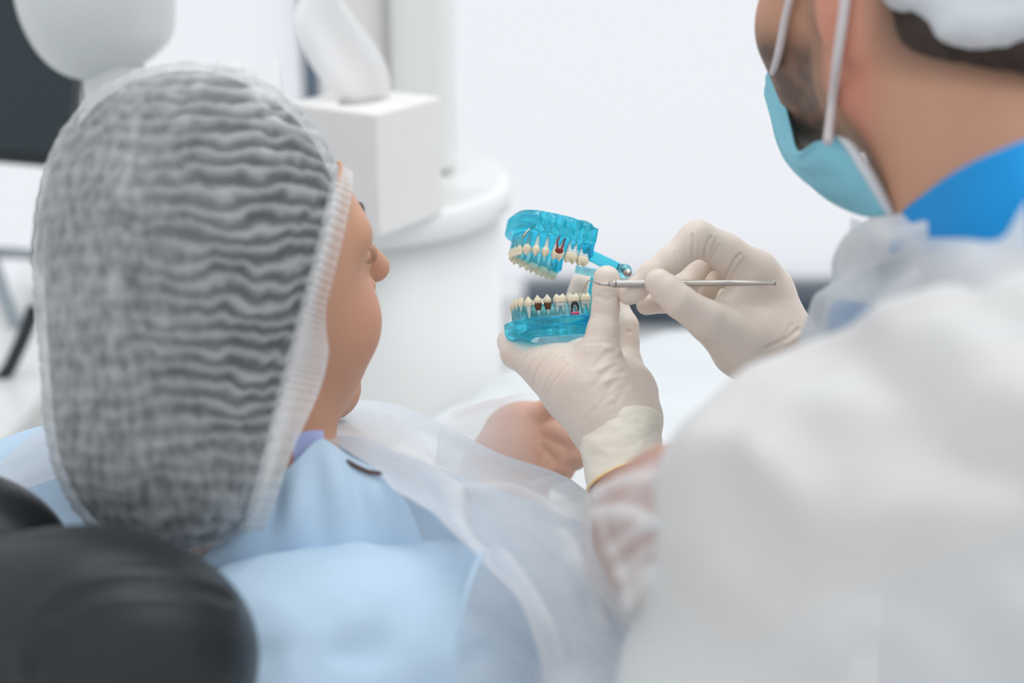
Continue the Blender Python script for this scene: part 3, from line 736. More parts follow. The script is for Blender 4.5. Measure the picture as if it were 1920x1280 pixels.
# ------------------------------------------------------------------ dentist
dent = thing('person', 'dentist in white gown and blue mask, holding the tooth model and pointing with a probe', 'person', P(1900, 1280, 0.75) * [1, 1, 0] + [0, 0, 0.45])
DM = head_frame(ax((-0.58, 0.80, 0.20)), ax((-0.10, -0.25, 1)))
DH_c = P(1590, -30, 0.775) - DM @ (np.array([-0.012, 0.077, -0.012])*1.06)
def dh(x, y, z): return DH_c + DM @ (np.array([x, y, z])*1.06)
l_arm = pts3([(1900, 810, 0.63, 42), (1370, 1010, 0.665, 44), (1290, 1000, 0.72, 42), (1215, 1000, 0.86, 29), (1178, 920, 0.933, 20), (1165, 850, 0.947, 18)])
r_arm = pts3([(2050, 640, 0.86, 52), (1760, 900, 0.98, 44), (1540, 750, 0.955, 24), (1480, 690, 0.97, 20)])
def dhair(p):
    d = ellip(p, P(1840, -56, 0.795), (0.074, 0.082, 0.070), tilt(-0.25))
    return smin(d, ellip(p, P(1915, 78, 0.772), (0.066, 0.055, 0.032), tilt(-0.12)), 0.03)
def dentist_sdf(p):
    d = head_sdf(p, DH_c, DM, 1.06, 1.06, nose=0.75)
    d = smin(d, rcone(p, P(1748, 60, 0.81), P(1905, 430, 0.77), 0.056, 0.061), 0.035)
    d = smin(d, rcone(p, P(2010, 700, 0.77), P(2090, 1500, 0.82), 0.07, 0.12), 0.03)
    d = smin(d, chain(p, l_arm, 0.02), 0.03)
    d = smin(d, chain(p, r_arm, 0.02), 0.03)
    return d
v, f = mesh_sdf(dentist_sdf, P(1500, 900, 0.8)-[0.20, 0.35, 0.35], P(1950, 200, 0.8)+[0.30, 0.32, 0.22], 0.003)
X, Y, D = proj(v); q = (v - DH_c) @ DM / 1.06
skin = np.array([0.56, 0.30, 0.195])
col = np.tile(skin, (len(v), 1))
beard = np.exp(-np.clip(np.maximum(np.abs(q[:, 2]+0.085)-0.032, 0)/0.014, 0, 9)**2) * np.clip((q[:, 0]-0.008)/0.018, 0, 1)
beard = np.maximum(beard, np.clip((q[:, 0]+0.0)/0.01, 0, 1)*np.exp(-((q[:, 0]-0.014)/0.016)**2)*np.clip((0.03-q[:, 2])/0.03, 0, 1)*np.clip((q[:, 2]+0.10)/0.03, 0, 1)*0.6)
beard *= 0.78 + 0.25*fbm(v, 90, 2)
beard = np.clip(beard, 0, 0.86)[:, None]
col = col*(1-beard) + beard*np.array([0.055, 0.045, 0.038])
ear = np.clip((np.abs(q[:, 1])-0.070)/0.006, 0, 1)*np.exp(-((q[:, 0]+0.012)/0.022)**4)
col = col*(1-0.5*ear[:, None]) + 0.5*ear[:, None]*np.array([0.72, 0.26, 0.19])
nape = np.clip(1 - np.maximum(dhair(v), 0)/0.014, 0, 1)[:, None]*0.75; col = col*(1-nape) + nape*np.array([0.07, 0.048, 0.036])
fore = (X < 1330) & (Y > 840); col[fore] = np.array([0.46, 0.27, 0.22])
body_d = obj('body', v, f, M_skin_d, dent, attrs={'col': np.clip(col, 0.02, 1)})
# hair below the cap
v, f = mesh_sdf(dhair, P(1850, -40, 0.8)-0.15, P(1850, -40, 0.8)+0.15, 0.003); v = adj_smooth(v, f, 2)
v = v + vnormals(v, f)*(0.002*fbm(v, 90, 2))[:, None]
obj('hair', v, f, M_hair2, dent)
def dcap(p):
    d = ellip(p, P(1850, -122, 0.785), (0.080, 0.098, 0.066), tilt(-0.12))
    d = smin(d, ellip(p, P(1700, -130, 0.82), (0.085, 0.095, 0.040), tilt(-0.12)), 0.03)
    return smin(smin(d, ellip(p, P(1868, 48, 0.735), (0.030, 0.03, 0.014), tilt(0.1)), 0.02), ellip(p, P(1742, -8, 0.755), (0.034, 0.03, 0.013), tilt(-0.45)), 0.02)
v, f = mesh_sdf(dcap, P(1800, -130, 0.8)-0.2, P(1800, -130, 0.8)+0.2, 0.003); n = vnormals(v, f)
v = v + n*(0.003*fbm(v, 28, 3))[:, None]
obj('gauze_cap', v, f, M_cap2, dent)['label'] = 'white gauze cap over dark hair'
# face mask with ear loops
cols = [[(1568, 258, 0.792), (1580, 268, 0.787), (1622, 332, 0.777), (1668, 408, 0.775)], [(1525, 266, 0.802), (1530, 280, 0.800), (1562, 342, 0.803), (1608, 405, 0.812)],
        [(1490, 284, 0.832), (1494, 300, 0.832), (1512, 338, 0.842), (1545, 375, 0.855)], [(1476, 235, 0.862), (1466, 262, 0.868), (1472, 300, 0.880), (1488, 322, 0.892)],
        [(1463, 182, 0.885), (1448, 215, 0.898), (1452, 255, 0.91), (1464, 288, 0.92)], [(1444, 122, 0.900), (1430, 160, 0.918), (1440, 205, 0.935), (1452, 250, 0.945)]]
NU, NV = 60, 48
v, f = sheet(cols, NU, NV); n = vnormals(v, f)
vi = np.repeat(np.linspace(0, 1, NV), NU); ui = np.tile(np.linspace(0, 1, NU), NV)
pl = np.abs(((vi*3.2) % 1.0) - 0.5)
v = v - n*(0.0035*pl*np.clip(ui*4, 0, 1))[:, None]
if (n[0] @ CF) > 0: pass
mask = obj('face_mask', v, f, M_mask, dent); mask['label'] = 'pale blue pleated face mask'
md = mask.modifiers.new('thickness', 'SOLIDIFY'); md.thickness = 0.0015
v, f = sheet([[(1564, 256, 0.789), (1580, 268, 0.784), (1621, 332, 0.774), (1667, 409, 0.772)], [(1574, 259, 0.788), (1594, 272, 0.781), (1632, 330, 0.772), (1674, 405, 0.771)], [(1580, 262, 0.792), (1602, 275, 0.787), (1640, 328, 0.778), (1679, 400, 0.776)]], 8, 30)
o = obj('side_binding', v, f, M_maskedge, mask); md = o.modifiers.new('thickness', 'SOLIDIFY'); md.thickness = 0.001
def skin_pt(px, py, lift, d0=0.60, d1=1.0):            # a point just off the skin
    ds = np.arange(d0, d1, 0.001); val = dentist_sdf(np.array([P(px, py, d) for d in ds])); i = np.argmax(val < lift)
    return P(px, py, ds[i] if val[i] < lift else 0.8)
v, f = tube(spline([P(1552, 266, 0.782), skin_pt(1560, 200, 0.004), skin_pt(1570, 110, 0.004), skin_pt(1580, 40, 0.004), skin_pt(1588, -30, 0.004), skin_pt(1592, -100, 0.003)], 40), 0.0027, 8); obj('ear_loop', v, f, M_loop, mask)
v, f = tube(spline([P(1450, 136, 0.872), skin_pt(1457, 112, 0.004), skin_pt(1464, 80, 0.004), skin_pt(1476, 20, 0.004), skin_pt(1496, -40, 0.004), skin_pt(1540, -100, 0.004)], 40), 0.0025, 8); obj('ear_loop', v, f, M_loop, mask)

# scrub top: solid under the gown with a stand-up blue collar
def scrub_sdf(p):
    d = rcone(p, P(1960, 640, 0.775), P(2060, 1500, 0.82), 0.078, 0.13)
    d = smin(d, rcone(p, P(1680, 570, 0.795), P(1850, 580, 0.765), 0.022, 0.042), 0.03)
    d = smin(d, rcone(p, P(1622, 640, 0.805), P(1750, 900, 0.82), 0.024, 0.05), 0.03)
    return d
v, f = mesh_sdf(scrub_sdf, P(1600, 900, 0.8)-[0.1, 0.3, 0.22], P(2000, 400, 0.8)+[0.2, 0.3, 0.1], 0.004)
scrub = obj('scrub_top', v, f, M_scrub, dent); scrub['label'] = 'bright blue scrub top'
cols = [[(1680, 412, 0.780), (1676, 440, 0.772), (1672, 475, 0.765)], [(1722, 378, 0.745), (1735, 425, 0.725), (1740, 475, 0.715)], [(1790, 328, 0.695), (1800, 400, 0.680), (1800, 475, 0.675)],
        [(1870, 288, 0.665), (1875, 380, 0.655), (1880, 475, 0.650)], [(1960, 262, 0.66), (1965, 360, 0.645), (1970, 470, 0.64)], [(2060, 300, 0.69), (2070, 380, 0.68), (2080, 470, 0.68)], [(2120, 370, 0.76), (2135, 430, 0.76), (2150, 500, 0.77)], [(2090, 420, 0.84), (2100, 470, 0.85), (2110, 520, 0.86)]]
v, f = sheet(cols, 80, 24)
o = obj('collar', v, f, M_scrub, scrub); md = o.modifiers.new('thickness', 'SOLIDIFY'); md.thickness = 0.002

# white gown: torso, upper arm and hanging folds
def gown_sdf(p):
    d = rcone(p, P(1985, 690, 0.78), P(2100, 1500, 0.82), 0.128, 0.20)                              # trunk
    d = smin(d, rcone(p, P(1690, 560, 0.785), P(1612, 668, 0.80), 0.025, 0.031), 0.03)               # chest
    d = smin(d, rcone(p, P(1860, 610, 0.72), P(1720, 620, 0.76), 0.036, 0.033), 0.03)
    d = smin(d, rcone(p, P(1880, 790, 0.60), P(1445, 925, 0.645), 0.062, 0.046), 0.04)               # upper arm
    d = smin(d, rcone(p, P(1455, 925, 0.645), P(1388, 876, 0.68), 0.040, 0.025), 0.03)              # elbow
    d = smin(d, rcone(p, P(1700, 1050, 0.62), P(1500, 1330, 0.66), 0.080, 0.085), 0.05)              # hanging cloth
    d = smin(d, rcone(p, P(1455, 1050, 0.665), P(1352, 1370, 0.68), 0.028, 0.047), 0.03)
    return d
glo = P(1500, 1300, 0.7) - [0.16, 0.25, 0.14]; ghi = P(1900, 500, 0.75) + [0.28, 0.32, 0.08]
v, f = mesh_sdf(gown_sdf, glo, ghi, 0.0035); n = vnormals(v, f)
X, Y, D = proj(v)
w = fbm(v, 11, 3, 8.0); s_ = np.sin(((v @ ax((0.62, 0.2, 0.75)))/0.058 + w*1.1)*2*math.pi)
v = v + n*(0.0030*w + 0.0080*s_*np.clip((X-1330)/200, 0.15, 1))[:, None]
v = ridges(v, n, [([(1300, 800), (1390, 840), (1440, 880)], 5, 9), ([(1430, 870), (1520, 960), (1590, 1090), (1650, 1270)], 10, 8), ([(1450, 860), (1600, 730), (1760, 640)], 9, 9), ([(1700, 1270), (1770, 1100), (1900, 960)], 9, 10),
                  ([(1900, 740), (1780, 850), (1650, 930)], 4, 10), ([(1290, 860), (1350, 980), (1360, 1090)], 4, 9)])
v = adj_smooth(v, f, 14, 0.6)
dens = 0.90 + 0.03*w
hole = np.exp(-((X-1640)/130)**2 - ((Y-585)/60)**2) + np.exp(-((X-1740)/150)**2 - ((Y-500)/38)**2)
dens = dens - 0.60*np.clip(hole, 0, 1)*np.clip(0.7+w, 0.3, 1.2)     # one fibre layer only over the chest
gown = obj('gown', v, f, M_gown, dent, attrs={'dens': np.clip(dens, 0.4, 0.98)}); gown['label'] = 'white non-woven surgical gown'
# neckline of the gown
cols = [[(1596, 408, 0.80), (1588, 470, 0.79), (1568, 560, 0.785)], [(1650, 432, 0.785), (1655, 490, 0.775), (1650, 570, 0.765)], [(1692, 444, 0.752), (1695, 500, 0.735), (1700, 570, 0.725)], [(1745, 446, 0.695), (1748, 500, 0.685), (1750, 580, 0.675)],
        [(1805, 446, 0.655), (1805, 500, 0.645), (1805, 590, 0.64)], [(1878, 446, 0.632), (1878, 510, 0.622), (1880, 600, 0.615)], [(1925, 375, 0.625), (1930, 470, 0.61), (1940, 580, 0.60)]]
v, f = sheet(cols, 60, 30); n = vnormals(v, f); v = v + n*(0.002*fbm(v, 30, 2))[:, None]
obj('neckline', v, f, M_gown, gown, attrs={'dens': np.clip(0.80+0.15*fbm(v, 30, 2), 0.5, 0.95)})
# sheer sleeve on the left forearm
sl = pts3([(1168, 880, 0.947, 19.5), (1178, 922, 0.932, 23), (1216, 1001, 0.86, 35), (1290, 1002, 0.72, 53), (1345, 1010, 0.68, 56)])
v, f = mesh_sdf(lambda p: chain(p, sl, 0.01), *bounds(sl, 0.012), 0.0018); n = vnormals(v, f)
X, Y, D = proj(v)
# open at the cuff end and at the elbow end
wv = fbm(v, 30, 2, 3.0); dens = 0.40 + 0.10*wv + 0.15*fbm(v, 60, 2, 7.0)
v = v + n*(0.0025*wv)[:, None]
for line, hgt, wd, dn in [([(1118, 965), (1170, 958), (1225, 978), (1270, 1000)], 4.5, 3.5, 0.55), ([(1145, 1030), (1190, 995), (1245, 975)], 3, 2.2, 0.45), ([(1165, 1075), (1215, 1030), (1262, 1000)], 3, 2.2, 0.5), ([(1112, 925), (1150, 905), (1230, 890)], 2, 4, 0.5),
                          ([(1170, 1080), (1215, 1062), (1262, 1060)], 3, 3, 0.45), ([(1175, 1125), (1210, 1090), (1250, 1085)], 4, 5, 0.5), ([(1120, 965), (1140, 1020), (1165, 1080), (1180, 1140)], 2, 2.5, 0.3)]:
    ln = on_surface(v, line); qd = dist_poly(v, ln)/(wd/1000)
    v = v + n*(hgt/1000*np.exp(-qd*qd))[:, None]; dens += dn*np.exp(-qd*qd)
vv, ff, aa = cut(v, f, {'dens': np.clip(dens, 0.15, 0.95)}, P(1172, 890, 0.936), -ax((0.42, -0.12, -0.88)))
o = obj('sleeve', vv, ff, M_sleeve, gown, attrs=aa); o['label'] = 'sheer white gown sleeve with the forearm showing through'

# ------------------------------------------------------------------ gloved hands
def glove(name, label, palm, fingers, webs, lo, hi, cr_, rd_, cutp=None, h=0.0011):
    palm = [pts3(c) for c in palm]; fingers = [pts3(c) for c in fingers]; webs = [pts3(c) for c in webs]
    def fn(p):
        d = chain(p, palm[0], 0.02)
        for c in palm[1:]: d = smin(d, chain(p, c, 0.012), 0.016)
        for c in webs: d = smin(d, chain(p, c, 0.006), 0.010)
        out = d
        for c in fingers:
            ch = chain(p, c, 0.0035); out = smin(out, smin(d, ch, 0.009), 0.0012)
        return out
    v, f = mesh_sdf(fn, lo, hi, h)
    v = adj_smooth(v, f, 1, 0.4); n = vnormals(v, f)
    v = v + n*(0.0003*fbm(v, 60, 2))[:, None]
    v = creases(v, n, cr_); v = ridges(v, vnormals(v, f), rd_)
    a = {}
    if cutp is not None: v, f, a = cut(v, f, {}, *cutp)
    o = obj(name, v, f, M_latex, dent); o['label'] = label; return o, fn

# left hand: tooth model rests on the palm, thumb up in front, fingers curl up behind
LP = [[(1168, 870, 0.945, 20), (1158, 810, 0.954, 22.5), (1118, 735, 0.965, 27)],
      [(1125, 752, 0.960, 24), (1075, 718, 0.972, 21), (1040, 695, 0.985, 18)],
      [(1195, 778, 0.968, 15), (1178, 735, 0.985, 17), (1172, 695, 1.0, 12)],
      [(1140, 745, 0.985, 20), (1090, 700, 1.02, 16)]]
LF = [[(1137, 522, 0.960, 9.0), (1137, 545, 0.960, 9.2), (1136, 575, 0.959, 8.9), (1131, 620, 0.957, 10.6), (1124, 665, 0.956, 14.0), (1122, 715, 0.956, 20.0)],
      [(1045, 702, 0.983, 17), (968, 662, 1.003, 10.8), (958, 640, 1.04, 9.5), (985, 600, 1.068, 9.2), (1012, 583, 1.072, 9.2)],
      [(1100, 710, 1.02, 14), (1070, 650, 1.07, 10.5), (1078, 580, 1.075, 10), (1094, 532, 1.07, 9.6)],
      [(1172, 700, 1.0, 11), (1172, 640, 1.008, 9.6), (1170, 612, 1.010, 9.9), (1150, 565, 1.02, 8.8), (1128, 545, 1.03, 8)],
      [(1110, 720, 1.03, 11), (1050, 690, 1.06, 9), (1015, 660, 1.075, 8), (1000, 640, 1.075, 7)]]
LW = [[(1110, 690, 0.965, 13), (1060, 690, 0.978, 13)]]
lcr = [([(1114, 556), (1137, 562), (1160, 556)], 0.5, 1.2), ([(1120, 535), (1137, 531), (1155, 536)], 0.35, 1.0), ([(1112, 585), (1150, 590)], 0.25, 1.0), ([(1100, 640), (1130, 636), (1158, 642)], 0.4, 1.2),
       ([(1162, 652), (1135, 662), (1110, 685)], 0.7, 1.6), ([(1170, 668), (1140, 690), (1108, 722)], 0.7, 1.8), ([(1174, 692), (1150, 715), (1128, 750)], 0.6, 1.8), ([(1182, 716), (1160, 745), (1150, 770)], 0.4, 1.6),
       ([(995, 652), (978, 670), (974, 688)], 1.02, 1.1), ([(1012, 654), (992, 678), (985, 702)], 1.19, 1.1), ([(1028, 660), (1002, 690), (994, 715)], 1.36, 1.1), ([(1040, 664), (1012, 700), (1004, 724)], 1.02, 1.0), ([(1052, 668), (1025, 705), (1014, 735)], 1.19, 1.0), ([(1062, 680), (1035, 715), (1022, 742)], 0.68, 1.0), ([(965, 652), (958, 668)], 0.4, 1.0),
       ([(1075, 690), (1068, 740), (1078, 795)], 0.35, 1.6), ([(1100, 770), (1150, 735), (1175, 720)], 0.3, 1.2), ([(1160, 618), (1184, 618)], 0.8, 1.2), ([(1088, 792), (1110, 768), (1150, 752)], 0.5, 1.5), ([(1195, 745), (1210, 770)], 0.6, 1.6)]
lrd = [([(1140, 652), (1165, 655)], 0.8, 1.6), ([(1125, 690), (1165, 675)], 0.9, 1.8), ([(1140, 712), (1172, 700)], 0.9, 1.8), ([(1072, 740), (1072, 785)], 0.7, 1.5)]
wr = P(1165, 850, 0.945); wr_dir = ax((0.08, -0.25, -1)); 
allp = sum([pts3(c) for c in LP+LF], [])
gl, gl_fn = glove('glove', 'cream latex glove on the left hand under the tooth model', LP, LF, LW, *bounds(allp, 0.01), lcr, lrd)
# loose cuff
def ring_sweep(cs, seg=72, wob=0.0, ph0=0.0):
    rings = []
    for (c, nrm, ra, rb, up_) in cs:
        nrm = nrm/np.linalg.norm(nrm); a = np.cross(up_, nrm); a /= np.linalg.norm(a); b = np.cross(nrm, a)
        rings.append([c + (ra*math.cos(t)*a + rb*math.sin(t)*b) for t in np.linspace(0, 2*math.pi, seg, endpoint=False)])
    v = np.array(rings).reshape(-1, 3); m = len(cs)
    f = np.array([(i*seg+k, i*seg+(k+1) % seg, (i+1)*seg+(k+1) % seg, (i+1)*seg+k) for i in range(m-1) for k in range(seg)])
    return v, f
def cuff_path(pts, radii, n_):
    c = spline(pts, n_); r = np.interp(np.linspace(0, 1, n_), np.linspace(0, 1, len(radii)), radii)
    t = np.gradient(c, axis=0); return [(c[i], t[i], r[i], r[i]*0.92, CF) for i in range(n_)]
tilt_n = ax((0.30, 0.30, -1))
cp = spline([P(1162, 786, 0.957), P(1164, 830, 0.948), P(1172, 893, 0.936)], 40)
rr = np.interp(np.linspace(0, 1, 40), [0, 0.06, 0.15, 0.5, 1.0], [0.0255, 0.0280, 0.0282, 0.0272, 0.0258])
nr = [ax((0.10+0.30*t, -0.45, -1)) for t in np.linspace(0, 1, 40)]
v, f = ring_sweep([(cp[i], nr[i], rr[i]*1.03, rr[i], CF) for i in range(40)])
n = vnormals(v, f); w = fbm(v*np.array([1, 1, 2.2]), 40, 3, 2.0)
tt = np.repeat(np.linspace(0, 1, 40), 72)
v = v + n*(0.0016*w*np.clip(tt*4, 0, 1)*np.clip((1-tt)*5, 0.2, 1))[:, None]
cuff = obj('cuff', v, f, M_cuff, gl); md = cuff.modifiers.new('sub', 'SUBSURF'); md.levels = 1; md.render_levels = 1
last = v[-72:]; lp3 = np.concatenate([last, last[:2]])
v, f = tube(lp3, 0.0011, 8, cap=False); obj('rolled_rim', v, f, M_rim, gl)

# right hand: pen grip on the probe
RP = [[(1418, 515, 0.973, 15.5), (1431, 575, 0.980, 18), (1455, 655, 0.978, 24), (1520, 735, 0.958, 26)],
      [(1405, 650, 0.958, 23), (1450, 665, 0.968, 25)],
      [(1440, 540, 0.993, 14), (1446, 600, 1.005, 15), (1462, 655, 0.998, 18)]]
RF = [[(1412, 508, 0.968, 13.6), (1362, 474, 0.964, 12.6), (1309, 446, 0.958, 11.6), (1300, 452, 0.957, 11.0), (1258, 488, 0.955, 9.4), (1224, 514, 0.953, 8.9), (1190, 545, 0.953, 7.6), (1178, 553, 0.953, 6.9)],
      [(1235, 530, 0.934, 9.3), (1252, 545, 0.933, 9.9), (1274, 565, 0.932, 10.6), (1328, 602, 0.938, 13.2), (1385, 640, 0.953, 21)],
      [(1428, 520, 0.990, 12.5), (1332, 470, 1.003, 10.6), (1318, 480, 1.003, 10.2), (1282, 540, 0.988, 9.0), (1250, 562, 0.980, 8.4), (1212, 571, 0.974, 7.2)],
      [(1436, 545, 1.008, 12), (1345, 505, 1.030, 10), (1332, 520, 1.030, 9.5), (1312, 570, 1.013, 8.5), (1288, 585, 0.998, 7.8)],
      [(1446, 580, 1.023, 11), (1375, 545, 1.048, 9), (1352, 575, 1.043, 8.4), (1338, 600, 1.028, 7.6), (1325, 610, 1.018, 7)]]
RW = [[(1355, 590, 0.953, 10), (1400, 545, 0.966, 11)]]
rcr = [([(1296, 436), (1298, 460), (1302, 484)], 1.28, 0.9), ([(1337, 440), (1326, 465), (1320, 490)], 1.12, 1.0), ([(1352, 462), (1338, 480), (1328, 495)], 0.80, 0.9), ([(1392, 474), (1372, 500), (1356, 522)], 1.44, 1.0), ([(1265, 470), (1278, 498)], 0.56, 1.2),
       ([(1500, 612), (1470, 635), (1440, 655)], 0.96, 1.4), ([(1515, 630), (1495, 655), (1480, 690)], 1.12, 1.3), ([(1255, 572), (1280, 545)], 0.24, 1.5), ([(1320, 640), (1345, 650)], 0.48, 1.2), ([(1190, 520), (1225, 505)], 0.32, 1.0), ([(1488, 605), (1475, 622)], 0.64, 1.2)]
rrd = [([(1345, 440), (1334, 465), (1328, 485)], 0.6, 1.0), ([(1505, 622), (1480, 645)], 0.8, 1.6), ([(1398, 478), (1378, 503), (1362, 525)], 0.6, 1.0)]
allp = sum([pts3(c) for c in RP+RF], [])
gr, gr_fn = glove('glove', 'cream latex glove on the right hand gripping the probe', RP, RF, RW, *bounds(allp, 0.01), rcr, rrd)
cp = spline([P(1484, 676, 0.974), P(1504, 703, 0.968), P(1544, 758, 0.953)], 24)
rr = np.interp(np.linspace(0, 1, 24), [0, 0.1, 0.5, 1], [0.0240, 0.0262, 0.0275, 0.0285])
v, f = ring_sweep([(cp[i], ax((0.62, -0.25, -0.78)), rr[i], rr[i], CF) for i in range(24)])
n = vnormals(v, f); v = v + n*(0.0015*fbm(v, 45, 2, 5.0))[:, None]
obj('cuff', v, f, M_cuff, gr)

# ------------------------------------------------------------------ tooth model
SC = 0.00090                                                    # metres per model millimetre
psi = math.radians(26); rho = math.radians(9)
U3 = lambda a, b, c: a*CR + b*CF + c*CU
post = U3(math.cos(psi), math.sin(psi), 0); lat0 = U3(-math.sin(psi), math.cos(psi), 0)
lat_ = lat0*math.cos(rho) - CU*math.sin(rho); upv = np.cross(post, lat_)
if upv @ CU < 0: upv = -upv
def frame(theta):      # opening angle about the lateral axis: rear goes down
    c, s = math.cos(theta), math.sin(theta)
    return np.column_stack([post*c - upv*s, lat_, upv*c + post*s])
FLo, OLo = frame(math.radians(-1.0)), P(966, 561, 0.998)
FUp, OUp = frame(math.radians(15.5)), P(962, 481, 0.998)
def L2W(F, O, p): return O + (np.asarray(p) * SC) @ F.T
model = thing('tooth_model', 'open blue transparent jaw model with ivory teeth, held in a gloved hand', 'tooth model', L2W(FLo, OLo, (25, 0, -33)))
ARCH = [(0.0, 2.7), (0.9, 8.0), (4.6, 13.2), (10.6, 17.2), (17.4, 20.0), (26.6, 22.8), (37.0, 25.2), (46.6, 26.8)]
def arch_curve(off, n_=60, ext=6.0):
    pts = [(x, -y) for x, y in ARCH[::-1]]; pts = [(ARCH[-1][0]+ext, -ARCH[-1][1]-1)] + pts + [(x, y) for x, y in ARCH] + [(ARCH[-1][0]+ext, ARCH[-1][1]+1)]
    c = spline([np.array([a, b, 0.0]) for a, b in pts], n_)
    t = np.gradient(c, axis=0); nn = np.column_stack([t[:, 1], -t[:, 0]])*-1; nn /= np.linalg.norm(nn, axis=1)[:, None]
    o = c[:, :2] - nn*0
    cen_ = np.array([30.0, 0.0]); sgn = np.sign(((o-cen_)*nn).sum(1))[:, None]
    return o + nn*sgn*off
def in_poly_sdf(q, poly):
    d = np.full(len(q), 1e9); ins = np.zeros(len(q), bool); m = len(poly)
    for i in range(m):
        a = poly[i]; b = poly[(i+1) % m]; ab = b-a; w = q-a
        t = np.clip((w @ ab)/max(ab @ ab, 1e-9), 0, 1); d = np.minimum(d, np.linalg.norm(w - t[:, None]*ab, axis=1))
        c1 = (a[1] > q[:, 1]) != (b[1] > q[:, 1])
        with np.errstate(divide='ignore', invalid='ignore'):
            xx = (b[0]-a[0])*(q[:, 1]-a[1])/(b[1]-a[1] if abs(b[1]-a[1]) > 1e-9 else 1e-9) + a[0]
        ins ^= c1 & (q[:, 0] < xx)
    return np.where(ins, -d, d)
gx = np.arange(-16, 66, 0.5); gy = np.arange(-46, 46.1, 0.5)
def poly_field(poly):
    G = np.stack(np.meshgrid(gx, gy, indexing='ij'), -1).reshape(-1, 2); V_ = in_poly_sdf(G, poly).reshape(len(gx), len(gy))
    def fn(q):
        a = np.clip((q[:, 0]+16)/0.5, 0, len(gx)-1.001); b = np.clip((q[:, 1]+46)/0.5, 0, len(gy)-1.001)
        i = a.astype(int); j = b.astype(int); a = a-i; b = b-j
        return V_[i, j]*(1-a)*(1-b) + V_[i+1, j]*a*(1-b) + V_[i, j+1]*(1-a)*b + V_[i+1, j+1]*a*b
    return fn
base_poly_o = poly_field(arch_curve(6.5, 46)); ridge_o = poly_field(arch_curve(1.3, 46)); ridge_i = poly_field(arch_curve(-4.6, 46))
def jaw_sdf(low, part):
    sg = 1.0
    def fn(p):       # model millimetres; z measured from the biting plane towards the roots (positive)
        xy = p[:, :2]; z = p[:, 2]
        U_out = ridge_o(xy); U_in = ridge_i(xy)
        ridge = smax(np.maximum(U_out, -U_in), np.abs(z-(12.6 if low else 13.0))-(5.6 if low else 7.0), 2.0)
        # facetted plate
        if part == 'ridge': return ridge
        pl_ = base_poly_o(xy)
        if low:
            z0, z1 = 18.0, 33.0
            plate = smax(np.maximum(pl_ - 1.5 + 0.35*np.maximum(z-26, 0)*1.4, p[:, 0]-52), np.abs(z-(z0+z1)/2)-(z1-z0)/2, 1.2)
            hollow = np.maximum(np.maximum(ridge_i(xy)+2.5, z-24), -(z-10))
            plate = np.maximum(plate, -hollow)
        else:
            z0, z1 = 19.0, 36.5
            plate = smax(np.maximum(pl_ - 1.0 + 0.75*np.maximum(z-31, 0), p[:, 0]-52), np.abs(z-(z0+z1)/2)-(z1-z0)/2, 1.2)
            plate = smin(plate, smax(np.maximum(np.abs(p[:, 0]-49.5)-3.2, np.abs(np.abs(p[:, 1])-26.0)-6.0), np.abs(z-20)-12.0, 1.5), 2.0)
            for cx, cy in ((10, -25.0), (22, -29.0), (36, -31.0), (47, -33.0)):   # facets milled into the flank
                plate = smax(plate, -(np.hypot(xy[:, 0]-cx, xy[:, 1]-cy)-4.2 + 0*np.abs(z-26)), 0.8)
            hollow = np.maximum(np.maximum(ridge_i(xy)+2.0, -(z-8)), z-22)
            plate = np.maximum(plate, -hollow)
        return plate
    return fn
def to_world(v, f, F, O, low):
    v = v.copy()
    if low: v[:, 2] *= -1; f = f[:, ::-1]
    return L2W(F, O, v), f
for low in (True, False):
    for part in ('plate', 'ridge'):
        v, f = mesh_sdf(jaw_sdf(low, part), (-12, -40, 2), (60, 40, 40), 0.7)
        v = adj_smooth(v, f, 1, 0.3)
        v, f = to_world(v, f, FLo if low else FUp, OLo if low else OUp, low)
        if part == 'plate':
            jaw = obj('lower_jaw' if low else 'upper_jaw', v, f, M_resin, model); jaw['label'] = 'transparent blue resin jaw base'
        else: obj('gum_ridge', v, f, M_resin2, jaw)['label'] = 'pale clear resin ridge around the roots'

